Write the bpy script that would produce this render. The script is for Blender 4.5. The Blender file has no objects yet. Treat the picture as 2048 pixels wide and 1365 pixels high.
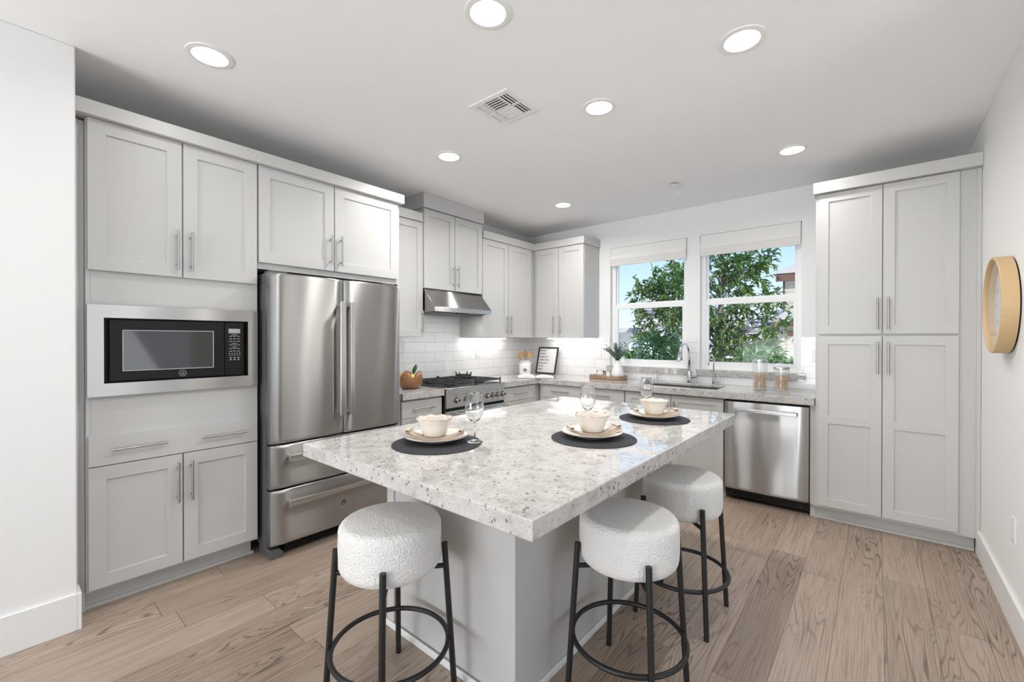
import bpy, bmesh, math, random
from mathutils import Vector, Matrix, noise
random.seed(7)
S = bpy.context.scene
COL = S.collection
PI = math.pi
def R(d): return math.radians(d)

# ------------------------------------------------------------------ camera
cd = bpy.data.cameras.new('camera'); cam = bpy.data.objects.new('camera', cd); COL.objects.link(cam)
cd.sensor_width = 36.0; cd.lens = 871.0/2048*36.0; cd.clip_start = 0.05; cd.clip_end = 300
cam.location = (3.572, -4.623, 1.358)
cam.rotation_euler = (Matrix.Rotation(R(39.972), 3, 'Z') @ Matrix.Rotation(R(90-0.24), 3, 'X') @ Matrix.Rotation(R(0.046), 3, 'Z')).to_euler()
S.camera = cam
# ------------------------------------------------------------------ view
S.view_settings.view_transform = 'Standard'; S.view_settings.look = 'None'
S.view_settings.gamma = 1.0; S.view_settings.use_curve_mapping = False
S.view_settings.exposure = 0.29
S.cycles.max_bounces = 10; S.cycles.diffuse_bounces = 6; S.cycles.glossy_bounces = 5
S.cycles.transmission_bounces = 10; S.cycles.transparent_max_bounces = 12
S.cycles.caustics_reflective = False; S.cycles.caustics_refractive = True
S.cycles.use_denoising = True
# ------------------------------------------------------------------ world: pale blue clear sky
W = bpy.data.worlds.new('sky'); S.world = W; W.use_nodes = True
nt = W.node_tree; nt.nodes.clear()
wo = nt.nodes.new('ShaderNodeOutputWorld'); bg = nt.nodes.new('ShaderNodeBackground')
tc = nt.nodes.new('ShaderNodeTexCoord'); sx = nt.nodes.new('ShaderNodeSeparateXYZ'); rp = nt.nodes.new('ShaderNodeValToRGB')
nt.links.new(tc.outputs['Generated'], sx.inputs[0]); nt.links.new(sx.outputs['Z'], rp.inputs[0])
e = rp.color_ramp.elements
e[0].position = 0.0; e[0].color = (0.80, 0.90, 1.0, 1); e[1].position = 0.9; e[1].color = (0.16, 0.36, 0.80, 1)
m_ = e.new(0.10); m_.color = (0.62, 0.82, 1.0, 1)
m_ = e.new(0.22); m_.color = (0.40, 0.66, 0.98, 1)
nt.links.new(rp.outputs[0], bg.inputs[0]); bg.inputs[1].default_value = 1.0
nt.links.new(bg.outputs[0], wo.inputs[0])
# ------------------------------------------------------------------ sun and added fill lights
sd = bpy.data.lights.new('sun', 'SUN'); sd.energy = 5.0; sd.angle = R(0.6); sd.color = (1, 0.95, 0.87)
so = bpy.data.objects.new('sun', sd); COL.objects.link(so); so.location = (12, -6, 12)
so.rotation_euler = Vector((-0.52, 0.58, -0.62)).to_track_quat('-Z', 'Y').to_euler()
def area(name, loc, direction, sx_, sy_, watts, color=(1, 1, 1), shape='RECTANGLE', spread=180):
    d = bpy.data.lights.new(name, 'AREA'); d.shape = shape; d.size = sx_; d.size_y = sy_; d.energy = watts; d.color = color
    d.spread = R(spread)
    o = bpy.data.objects.new(name, d); COL.objects.link(o); o.location = loc
    o.rotation_euler = Vector(direction).to_track_quat('-Z', 'Z').to_euler()
    return o
FILL_COL = (0.95, 0.98, 1.0)
area('fill_rear', (1.6, -9.7, 0.35), (0.16, 1, 0.5), 3.6, 2.4, 330, FILL_COL)  # fill added outside the unseen rear window to brighten the room
area('fill_hall', (7.3, -3.6, 0.4), (-1, 0.25, 0.6), 4.0, 2.2, 55, FILL_COL)  # second added fill, from the hall side, for the left cabinets
DOWN_W = 9.0      # recessed lamps before the per-lamp factor
LAMP_BALANCE = (.2, .5, .6, 1.15, 1.25, .5, 1.0, .5, .4, .4)      # output factor per lamp, uneven to level the room's brightness
LED_W = 0.5       # each under cabinet strip
LAMP = (1.0, 0.985, 0.965)

# ================================================================== materials
def mat(name, color=(.8, .8, .8), rough=.5, metal=0.0, spec=.5, **kw):
    m = bpy.data.materials.new(name); m.use_nodes = True
    b = m.node_tree.nodes['Principled BSDF']
    b.inputs['Base Color'].default_value = (*color, 1); b.inputs['Roughness'].default_value = rough
    b.inputs['Metallic'].default_value = metal; b.inputs['Specular IOR Level'].default_value = spec
    for k, v in kw.items(): b.inputs[k.replace('_', ' ')].default_value = v
    return m
def nodes(m): return m.node_tree.nodes, m.node_tree.links, m.node_tree.nodes['Principled BSDF']
def N(m, t, **kw):
    n = m.node_tree.nodes.new(t)
    for k, v in kw.items():
        if k in n.inputs.keys(): n.inputs[k].default_value = v
        else: setattr(n, k, v)
    return n
def add_bump(m, scale, strength, dist=.002, detail=3, stretch=None):
    ns, ln, b = nodes(m)
    t = N(m, 'ShaderNodeTexCoord'); mp = N(m, 'ShaderNodeMapping')
    if stretch: mp.inputs['Scale'].default_value = stretch
    ln.new(t.outputs['Object'], mp.inputs[0])
    n = N(m, 'ShaderNodeTexNoise', Scale=scale, Detail=detail); ln.new(mp.outputs[0], n.inputs['Vector'])
    bp = N(m, 'ShaderNodeBump', Strength=strength, Distance=dist); ln.new(n.outputs['Fac'], bp.inputs['Height'])
    ln.new(bp.outputs[0], b.inputs['Normal'])
    return n
def math_(m, op, a, b=None, c=None):
    n = N(m, 'ShaderNodeMath', operation=op)
    for i, v in enumerate((a, b, c)):
        if v is None: continue
        if isinstance(v, (int, float)): n.inputs[i].default_value = v
        else: m.node_tree.links.new(v, n.inputs[i])
    return n.outputs[0]

M = {}
M['wall'] = mat('painted_wall', (.83, .83, .82), .75, spec=.25); add_bump(M['wall'], 90, .18, .002)
M['ceiling'] = mat('ceiling_paint', (.90, .90, .895), .85, spec=.2); add_bump(M['ceiling'], 70, .15, .002)
M['trim'] = mat('trim_paint', (.82, .82, .81), .35)
M['cab'] = mat('cabinet_paint', (.56, .555, .543), .38, spec=.45); add_bump(M['cab'], 160, .03, .001)
M['cab_in'] = mat('cabinet_gap', (.25, .25, .245), .7)
M['vinyl'] = mat('window_vinyl', (.86, .86, .86), .35)
M['nickel'] = mat('brushed_nickel', (.44, .43, .415), .3, 1.0)
M['chrome'] = mat('chrome', (.78, .79, .81), .07, 1.0)
M['black'] = mat('black_plastic', (.010, .010, .010), .42, spec=.22)
M['black_gloss'] = mat('black_glass', (.02, .02, .02), .06)
M['iron'] = mat('cast_iron', (.03, .032, .036), .55)
M['blackmetal'] = mat('black_powder_coat', (.012, .012, .013), .42)
M['darkgrey'] = mat('dark_grey_plastic', (.10, .10, .105), .5)
M['silver'] = mat('silver_print', (.42, .42, .41), .4)
M['ceramic'] = mat('white_ceramic', (.80, .79, .77), .22)
M['bowlglaze'] = mat('cream_glaze', (.74, .68, .61), .12)
M['plate'] = mat('cream_plate', (.78, .74, .67), .15)
M['plate_rim'] = mat('tan_rim_glaze', (.50, .41, .31), .25)
M['paper'] = mat('white_paper', (.82, .81, .79), .7)
M['ink'] = mat('black_ink', (.05, .05, .05), .7)
M['lemon'] = mat('lemon_peel', (.82, .64, .10), .4); add_bump(M['lemon'], 150, .3, .001)
M['leafdark'] = mat('citrus_leaf', (.04, .13, .05), .4)
M['grout'] = mat('grey_sill', (.5, .5, .5), .6)
M['blind'] = m = mat('woven_blind_fabric', (.87, .865, .85), .85, spec=.15); add_bump(m, 60, .5, .002, 4, (1, 1, 14))
ns, ln, b = nodes(m); tl = N(m, 'ShaderNodeBsdfTranslucent'); tl.inputs[0].default_value = (.9, .9, .88, 1); ms = N(m, 'ShaderNodeMixShader'); ms.inputs[0].default_value = .06
ln.new(b.outputs[0], ms.inputs[1]); ln.new(tl.outputs[0], ms.inputs[2]); ln.new(ms.outputs[0], ns['Material Output'].inputs['Surface'])
M['clockface'] = mat('clock_face', (.72, .72, .715), .5)
M['sinksteel'] = mat('dark_sink_steel', (.085, .085, .09), .45, .2)
M['lens'] = mat('lamp_lens', (.9, .9, .9), .5); M['lens'].node_tree.nodes['Principled BSDF'].inputs['Emission Color'].default_value = (1, .98, .95, 1); M['lens'].node_tree.nodes['Principled BSDF'].inputs['Emission Strength'].default_value = 4.0
M['led'] = mat('led_strip', (.9, .9, .9), .5); M['led'].node_tree.nodes['Principled BSDF'].inputs['Emission Color'].default_value = (1, .97, .92, 1); M['led'].node_tree.nodes['Principled BSDF'].inputs['Emission Strength'].default_value = 9.0
M['glass'] = mat('clear_glass', (1, 1, 1), 0.0, Transmission_Weight=1.0, IOR=1.45)

M['thread'] = mat('white_thread', (.8, .78, .74), .8)
M['concrete'] = mat('outdoor_ground', (.62, .60, .56), .9)
M['siding_dark'] = mat('brown_trim', (.12, .06, .045), .7)
M['stucco'] = mat('white_stucco', (.80, .79, .77), .9)
M['lavender'] = mat('lavender_stucco', (.55, .53, .60), .9)
M['rooftile'] = mat('pale_roof_tile', (.42, .41, .42), .8)
M['whitefence'] = mat('white_fence_paint', (.82, .81, .79), .6)
M['winglass'] = mat('dark_window_glass', (.16, .21, .20), .15)
M['bark'] = mat('tree_bark', (.20, .17, .16), .9); add_bump(M['bark'], 40, .6, .01)

# window pane: almost clear with a weak reflection
m = bpy.data.materials.new('window_pane'); m.use_nodes = True; M['pane'] = m
ns = m.node_tree.nodes; ns.clear(); o_ = ns.new('ShaderNodeOutputMaterial'); mx = ns.new('ShaderNodeMixShader')
tr = ns.new('ShaderNodeBsdfTransparent'); gl = ns.new('ShaderNodeBsdfGlossy'); gl.inputs['Roughness'].default_value = .02
fr = ns.new('ShaderNodeFresnel'); fr.inputs[0].default_value = 1.25
gm_ = ns.new('ShaderNodeNewGeometry'); ml = ns.new('ShaderNodeMath'); ml.operation = 'MULTIPLY'; sb_ = ns.new('ShaderNodeMath'); sb_.operation = 'SUBTRACT'; sb_.inputs[0].default_value = 1.0
m.node_tree.links.new(gm_.outputs['Backfacing'], sb_.inputs[1]); m.node_tree.links.new(fr.outputs[0], ml.inputs[0]); m.node_tree.links.new(sb_.outputs[0], ml.inputs[1])
m.node_tree.links.new(ml.outputs[0], mx.inputs[0]); m.node_tree.links.new(tr.outputs[0], mx.inputs[1]); m.node_tree.links.new(gl.outputs[0], mx.inputs[2]); m.node_tree.links.new(mx.outputs[0], o_.inputs[0])

# thin canister glass: mostly clear with a faint milky film and a surface reflection
m = bpy.data.materials.new('canister_glass'); m.use_nodes = True; M['frost'] = m
ns = m.node_tree.nodes; ns.clear(); o_ = ns.new('ShaderNodeOutputMaterial'); mx = ns.new('ShaderNodeMixShader'); mx2 = ns.new('ShaderNodeMixShader')
tr = ns.new('ShaderNodeBsdfTransparent'); gl = ns.new('ShaderNodeBsdfGlossy'); gl.inputs['Roughness'].default_value = .08; df = ns.new('ShaderNodeBsdfDiffuse'); df.inputs[0].default_value = (.9, .91, .92, 1)
mx.inputs[0].default_value = .10; mx2.inputs[0].default_value = .05
for a_, b2 in ((tr.outputs[0], mx.inputs[1]), (df.outputs[0], mx.inputs[2]), (mx.outputs[0], mx2.inputs[1]), (gl.outputs[0], mx2.inputs[2]), (mx2.outputs[0], o_.inputs[0])): m.node_tree.links.new(a_, b2)
# siding: horizontal boards
m = mat('beige_lap_siding', (.70, .66, .60), .8); M['siding'] = m; ns, ln, b = nodes(m)
t = N(m, 'ShaderNodeTexCoord'); s_ = N(m, 'ShaderNodeSeparateXYZ'); ln.new(t.outputs['Object'], s_.inputs[0])
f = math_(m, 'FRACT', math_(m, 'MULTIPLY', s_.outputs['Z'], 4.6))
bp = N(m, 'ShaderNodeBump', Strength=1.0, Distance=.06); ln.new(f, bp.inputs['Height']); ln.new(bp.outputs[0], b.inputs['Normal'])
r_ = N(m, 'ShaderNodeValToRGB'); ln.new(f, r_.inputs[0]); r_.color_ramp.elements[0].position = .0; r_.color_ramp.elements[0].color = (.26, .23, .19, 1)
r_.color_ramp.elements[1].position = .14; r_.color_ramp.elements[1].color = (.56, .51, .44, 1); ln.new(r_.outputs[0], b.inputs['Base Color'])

# brushed stainless steel; streak: axis along the brushing
def steel(name, color, rough, aniso, axis, tangent=None, wave=.0):
    m = mat(name, color, rough, 1.0); ns, ln, b = nodes(m)
    b.inputs['Anisotropic'].default_value = aniso; b.inputs['Anisotropic Rotation'].default_value = .25
    t = N(m, 'ShaderNodeTexCoord'); mp = N(m, 'ShaderNodeMapping'); ln.new(t.outputs['Object'], mp.inputs[0])
    mp.inputs['Scale'].default_value = {'h': (2, 2, 700), 'v': (700, 700, 2)}[axis]
    n = N(m, 'ShaderNodeTexNoise', Scale=1.0, Detail=2.0); ln.new(mp.outputs[0], n.inputs['Vector'])
    mr = N(m, 'ShaderNodeMapRange'); mr.inputs['To Min'].default_value = rough*.85; mr.inputs['To Max'].default_value = rough*1.15
    ln.new(n.outputs['Fac'], mr.inputs['Value']); ln.new(mr.outputs[0], b.inputs['Roughness'])
    tg = N(m, 'ShaderNodeTangent', direction_type='RADIAL', axis='Z'); ln.new(tg.outputs[0], b.inputs['Tangent'])
    if wave:
        n2 = N(m, 'ShaderNodeTexNoise', Scale=1.0, Detail=1.0); mp2 = N(m, 'ShaderNodeMapping'); mp2.inputs['Scale'].default_value = (3.2, 3.2, .55)
        ln.new(t.outputs['Object'], mp2.inputs[0]); ln.new(mp2.outputs[0], n2.inputs['Vector'])
        bp = N(m, 'ShaderNodeBump', Strength=1.0, Distance=wave); ln.new(n2.outputs['Fac'], bp.inputs['Height']); ln.new(bp.outputs[0], b.inputs['Normal'])
    return m
M['steel'] = steel('brushed_stainless', (.42, .41, .398), .32, 1.0, 'h', wave=.010)
M['steel2'] = steel('brushed_stainless_trim', (.55, .54, .52), .32, 1.0, 'h')
M['steel3'] = steel('brushed_stainless_door', (.50, .495, .49), .30, 1.0, 'h', wave=.045)
M['steelh'] = mat('stainless_handle', (.66, .655, .64), .28, 1.0)

# oak plank floor, boards along Y
m = mat('oak_planks', (.4, .3, .25), .40, spec=.4); M['floor'] = m; ns, ln, b = nodes(m)
t = N(m, 'ShaderNodeTexCoord'); s_ = N(m, 'ShaderNodeSeparateXYZ'); ln.new(t.outputs['Object'], s_.inputs[0])
X, Y = s_.outputs['X'], s_.outputs['Y']
PW = .18
xr = math_(m, 'DIVIDE', X, PW); row = math_(m, 'FLOOR', xr); fx = math_(m, 'FRACT', xr)
wn = N(m, 'ShaderNodeTexWhiteNoise', noise_dimensions='1D'); ln.new(row, wn.inputs['W'])
yo = math_(m, 'ADD', math_(m, 'DIVIDE', Y, 1.35), math_(m, 'MULTIPLY', wn.outputs['Value'], 7.3))
pl = math_(m, 'FLOOR', yo); fy = math_(m, 'FRACT', yo)
cb = N(m, 'ShaderNodeCombineXYZ'); ln.new(row, cb.inputs[0]); ln.new(pl, cb.inputs[1])
w2 = N(m, 'ShaderNodeTexWhiteNoise', noise_dimensions='2D'); ln.new(cb.outputs[0], w2.inputs['Vector'])
rnd = w2.outputs['Value']
# grain coordinates, offset per board
cg = N(m, 'ShaderNodeCombineXYZ'); ln.new(math_(m, 'ADD', X, math_(m, 'MULTIPLY', rnd, 3.7)), cg.inputs[0]); ln.new(math_(m, 'ADD', Y, math_(m, 'MULTIPLY', rnd, 19.0)), cg.inputs[1]); ln.new(math_(m, 'MULTIPLY', rnd, 11.0), cg.inputs[2])
mpg = N(m, 'ShaderNodeMapping'); mpg.inputs['Scale'].default_value = (9.0, .8, 1); ln.new(cg.outputs[0], mpg.inputs[0])
big = N(m, 'ShaderNodeTexNoise', Scale=1.0, Detail=1.5, Roughness=.45); ln.new(mpg.outputs[0], big.inputs['Vector'])
rings = math_(m, 'ABSOLUTE', math_(m, 'SINE', math_(m, 'MULTIPLY', big.outputs['Fac'], 88.0)))
line = N(m, 'ShaderNodeValToRGB'); ln.new(rings, line.inputs[0]); line.color_ramp.elements[0].color = (1, 1, 1, 1); line.color_ramp.elements[1].color = (0, 0, 0, 1); line.color_ramp.elements[1].position = .55
mpf = N(m, 'ShaderNodeMapping'); mpf.inputs['Scale'].default_value = (200, 3, 1); ln.new(cg.outputs[0], mpf.inputs[0])
fine = N(m, 'ShaderNodeTexNoise', Scale=1.0, Detail=4.0, Roughness=.6); ln.new(mpf.outputs[0], fine.inputs['Vector'])
mpb = N(m, 'ShaderNodeMapping'); mpb.inputs['Scale'].default_value = (9, 1.3, 1); ln.new(cg.outputs[0], mpb.inputs[0])
blot = N(m, 'ShaderNodeTexNoise', Scale=1.0, Detail=3.0); ln.new(mpb.outputs[0], blot.inputs['Vector'])
base = N(m, 'ShaderNodeValToRGB'); ln.new(rnd, base.inputs[0]); ce = base.color_ramp.elements
ce[0].color = (.33, .248, .19, 1); ce[1].color = (.50, .395, .315, 1); q = ce.new(.3); q.color = (.41, .315, .245, 1); q = ce.new(.7); q.color = (.45, .355, .285, 1)
def mixc(m, fac, a, bb, mode='MIX'):
    n = N(m, 'ShaderNodeMix', data_type='RGBA', blend_type=mode)
    ln_ = m.node_tree.links
    if isinstance(fac, (int, float)): n.inputs[0].default_value = fac
    else: ln_.new(fac, n.inputs[0])
    for i, v in ((6, a), (7, bb)):
        if isinstance(v, tuple): n.inputs[i].default_value = v
        else: ln_.new(v, n.inputs[i])
    return n.outputs[2]
c = mixc(m, math_(m, 'MULTIPLY', blot.outputs['Fac'], .5), base.outputs[0], (.25, .19, .148, 1))
gm = math_(m, 'MULTIPLY', line.outputs[0], math_(m, 'MULTIPLY', N(m, 'ShaderNodeMapRange').outputs[0], 1.0))
grad = N(m, 'ShaderNodeTexNoise', Scale=1.4, Detail=0.0); ln.new(cg.outputs[0], grad.inputs['Vector'])
gmr = N(m, 'ShaderNodeMapRange'); gmr.inputs['From Min'].default_value = .42; gmr.inputs['From Max'].default_value = .68; gmr.inputs['To Min'].default_value = .03; gmr.inputs['To Max'].default_value = .88; ln.new(grad.outputs['Fac'], gmr.inputs['Value'])
c = mixc(m, math_(m, 'MULTIPLY', line.outputs[0], gmr.outputs[0]), c, (.095, .066, .047, 1))
fmr = N(m, 'ShaderNodeMapRange'); fmr.inputs['From Min'].default_value = .47; fmr.inputs['From Max'].default_value = .64; fmr.inputs['To Max'].default_value = .5; ln.new(fine.outputs['Fac'], fmr.inputs['Value'])
c = mixc(m, fmr.outputs[0], c, (.15, .11, .085, 1))
seam = math_(m, 'MAXIMUM', math_(m, 'LESS_THAN', fx, .013), math_(m, 'LESS_THAN', fy, .0022))
c = mixc(m, math_(m, 'MULTIPLY', seam, .7), c, (.05, .035, .03, 1))
ln.new(c, b.inputs['Base Color'])
bp = N(m, 'ShaderNodeBump', Strength=.25, Distance=.002); ln.new(fine.outputs['Fac'], bp.inputs['Height']); ln.new(bp.outputs[0], b.inputs['Normal'])

# polished pale granite
m = mat('pale_granite', (.7, .69, .67), .02, spec=.85); M['granite'] = m; ns, ln, b = nodes(m)
t = N(m, 'ShaderNodeTexCoord')
n1 = N(m, 'ShaderNodeTexNoise', Scale=16.0, Detail=6.0, Roughness=.68); ln.new(t.outputs['Object'], n1.inputs['Vector'])
r1 = N(m, 'ShaderNodeValToRGB'); ln.new(n1.outputs['Fac'], r1.inputs[0]); ce = r1.color_ramp.elements
ce[0].position = .34; ce[0].color = (.40, .38, .36, 1); ce[1].position = .60; ce[1].color = (.59, .577, .56, 1); q = ce.new(.45); q.color = (.515, .495, .475, 1)
n2 = N(m, 'ShaderNodeTexNoise', Scale=85.0, Detail=4.0, Roughness=.7); ln.new(t.outputs['Object'], n2.inputs['Vector'])
r2 = N(m, 'ShaderNodeValToRGB'); ln.new(n2.outputs['Fac'], r2.inputs[0]); ce = r2.color_ramp.elements
ce[0].position = .52; ce[0].color = (0, 0, 0, 1); ce[1].position = .66; ce[1].color = (1, 1, 1, 1)
c = mixc(m, math_(m, 'MULTIPLY', r2.outputs[0], .5), r1.outputs[0], (.33, .30, .285, 1))
nm = N(m, 'ShaderNodeTexNoise', Scale=7.0, Detail=2.0); ln.new(t.outputs['Object'], nm.inputs['Vector'])
wv = N(m, 'ShaderNodeTexNoise', Scale=60.0, Detail=2.0); ln.new(t.outputs['Object'], wv.inputs['Vector'])
ad = N(m, 'ShaderNodeVectorMath', operation='MULTIPLY_ADD'); ln.new(wv.outputs['Color'], ad.inputs[0]); ad.inputs[1].default_value = (.016, .016, .016); ln.new(t.outputs['Object'], ad.inputs[2])
for vs_, dens, sz, cc, am in ((95.0, .34, .50, (.12, .10, .095, 1), .8), (48.0, .20, .36, (.10, .085, .08, 1), .85), (140.0, .30, .5, (.30, .22, .20, 1), .7)):
    v = N(m, 'ShaderNodeTexVoronoi', Scale=vs_); ln.new(ad.outputs[0], v.inputs['Vector'])
    sc = N(m, 'ShaderNodeSeparateColor'); ln.new(v.outputs['Color'], sc.inputs[0])
    thr = math_(m, 'MULTIPLY', math_(m, 'POWER', nm.outputs['Fac'], 2.0), dens*2.2)
    sp = math_(m, 'MULTIPLY', math_(m, 'LESS_THAN', sc.outputs[0], thr), math_(m, 'LESS_THAN', v.outputs['Distance'], math_(m, 'MULTIPLY', sc.outputs[1], sz)))
    c = mixc(m, math_(m, 'MULTIPLY', sp, am), c, cc)
ln.new(c, b.inputs['Base Color'])

# subway tile: horizontal axis picked by 'axis'
def tile_mat(name, axis, off):
    m = mat(name, (.80, .80, .79), .12, spec=.5); ns, ln, b = nodes(m)
    t = N(m, 'ShaderNodeTexCoord'); s_ = N(m, 'ShaderNodeSeparateXYZ'); ln.new(t.outputs['Object'], s_.inputs[0])
    cb = N(m, 'ShaderNodeCombineXYZ'); ln.new(math_(m, 'ADD', s_.outputs[axis], off), cb.inputs[0]); ln.new(math_(m, 'SUBTRACT', s_.outputs['Z'], .914), cb.inputs[1])
    br = N(m, 'ShaderNodeTexBrick', Scale=1.0); br.offset = .5; br.squash = 1.0; ln.new(cb.outputs[0], br.inputs['Vector'])
    br.inputs['Brick Width'].default_value = .26; br.inputs['Row Height'].default_value = .1027; br.inputs['Mortar Size'].default_value = .0016; br.inputs['Mortar Smooth'].default_value = .1
    br.inputs['Color1'].default_value = (.85, .85, .845, 1); br.inputs['Color2'].default_value = (.82, .82, .815, 1); br.inputs['Mortar'].default_value = (.52, .52, .51, 1)
    ln.new(br.outputs['Color'], b.inputs['Base Color'])
    bp = N(m, 'ShaderNodeBump', Strength=.6, Distance=.002); bp.invert = True; ln.new(br.outputs['Fac'], bp.inputs['Height']); ln.new(bp.outputs[0], b.inputs['Normal'])
    return m
M['tileL'] = tile_mat('white_subway_tile', 'Y', 1.763); M['tileB'] = tile_mat('white_subway_tile_back', 'X', .05)

def wood(name, c1, c2, scale, stretch, rough=.5):
    m = mat(name, c1, rough); ns, ln, b = nodes(m)
    t = N(m, 'ShaderNodeTexCoord'); mp = N(m, 'ShaderNodeMapping'); mp.inputs['Scale'].default_value = stretch; ln.new(t.outputs['Object'], mp.inputs[0])
    n = N(m, 'ShaderNodeTexNoise', Scale=scale, Detail=4.0); n.inputs['Distortion'].default_value = .6; ln.new(mp.outputs[0], n.inputs['Vector'])
    r = N(m, 'ShaderNodeValToRGB'); ln.new(n.outputs['Fac'], r.inputs[0]); r.color_ramp.elements[0].position = .3; r.color_ramp.elements[1].position = .7
    r.color_ramp.elements[0].color = (*c1, 1); r.color_ramp.elements[1].color = (*c2, 1); ln.new(r.outputs[0], b.inputs['Base Color'])
    return m
M['clockwood'] = wood('pale_beech', (.58, .40, .21), (.66, .47, .26), 30, (1, 8, 8))
M['bowlwood'] = wood('brown_wood_bowl', (.20, .085, .04), (.40, .20, .10), 14, (1, 1, .5), .32)
M['traywood'] = wood('tray_wood', (.20, .11, .065), (.44, .28, .17), 16, (2.5, 2.5, 9))
M['spoonwood'] = wood('spoon_wood', (.42, .23, .10), (.62, .39, .20), 26, (2, 2, .6))

m = mat('boucle_fabric', (.80, .79, .765), .95, spec=.1, Sheen_Weight=.3); M['boucle'] = m; ns, ln, b = nodes(m)
t = N(m, 'ShaderNodeTexCoord'); v = N(m, 'ShaderNodeTexVoronoi', Scale=150.0); nz = N(m, 'ShaderNodeTexNoise', Scale=110.0, Detail=3.0)
ln.new(t.outputs['Object'], nz.inputs['Vector']); ln.new(t.outputs['Object'], v.inputs['Vector'])
bp = N(m, 'ShaderNodeBump', Strength=.9, Distance=.006); ln.new(math_(m, 'ADD', nz.outputs['Fac'], math_(m, 'MULTIPLY', v.outputs['Distance'], -.4)), bp.inputs['Height']); ln.new(bp.outputs[0], b.inputs['Normal'])

m = mat('linen_napkin', (.62, .51, .42), .85, spec=.15); M['napkin'] = m; add_bump(m, 400, .3, .001)
m = mat('woven_charcoal_mat', (.035, .037, .045), .6, spec=.35); M['mat'] = m; ns, ln, b = nodes(m)
t = N(m, 'ShaderNodeTexCoord'); l_ = N(m, 'ShaderNodeVectorMath', operation='LENGTH'); ln.new(t.outputs['Object'], l_.inputs[0])
sn = math_(m, 'SINE', math_(m, 'MULTIPLY', l_.outputs['Value'], 2*PI/.0062)); bp = N(m, 'ShaderNodeBump', Strength=.8, Distance=.003); ln.new(sn, bp.inputs['Height']); ln.new(bp.outputs[0], b.inputs['Normal'])
m = mat('pasta', (.60, .37, .12), .55); M['pasta'] = m; ns, ln, b = nodes(m)
g = N(m, 'ShaderNodeNewGeometry'); r = N(m, 'ShaderNodeValToRGB'); ln.new(g.outputs['Random Per Island'], r.inputs[0]); r.color_ramp.elements[0].color = (.50, .27, .06, 1); r.color_ramp.elements[1].color = (.86, .56, .18, 1); ln.new(r.outputs[0], b.inputs['Base Color'])
def leafmat(name, cols, rough=.45):
    m = mat(name, cols[0], rough, spec=.4); ns, ln, b = nodes(m)
    g = N(m, 'ShaderNodeNewGeometry'); r = N(m, 'ShaderNodeValToRGB'); ln.new(g.outputs['Random Per Island'], r.inputs[0])
    ce = r.color_ramp.elements; ce[0].color = (*cols[0], 1); ce[1].color = (*cols[-1], 1)
    for i, cc in enumerate(cols[1:-1]): q = ce.new((i+1)/(len(cols)-1)); q.color = (*cc, 1)
    ln.new(r.outputs[0], b.inputs['Base Color'])
    tl = N(m, 'ShaderNodeBsdfTranslucent'); ln.new(r.outputs[0], tl.inputs[0]); ms = N(m, 'ShaderNodeMixShader'); ms.inputs[0].default_value = .35
    out = ns['Material Output']; ln.new(b.outputs[0], ms.inputs[1]); ln.new(tl.outputs[0], ms.inputs[2]); ln.new(ms.outputs[0], out.inputs['Surface'])
    return m
M['leaf'] = leafmat('tree_leaves', [(.04, .10, .025), (.08, .18, .04), (.13, .23, .06), (.30, .36, .14)])
M['leaf2'] = leafmat('shrub_leaves', [(.06, .14, .04), (.12, .25, .07), (.20, .33, .13), (.36, .44, .26)])
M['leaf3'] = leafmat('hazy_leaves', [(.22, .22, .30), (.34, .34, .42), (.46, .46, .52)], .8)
M['euca'] = leafmat('eucalyptus_leaves', [(.12, .19, .16), (.22, .31, .27), (.36, .44, .39)], .6)

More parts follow.
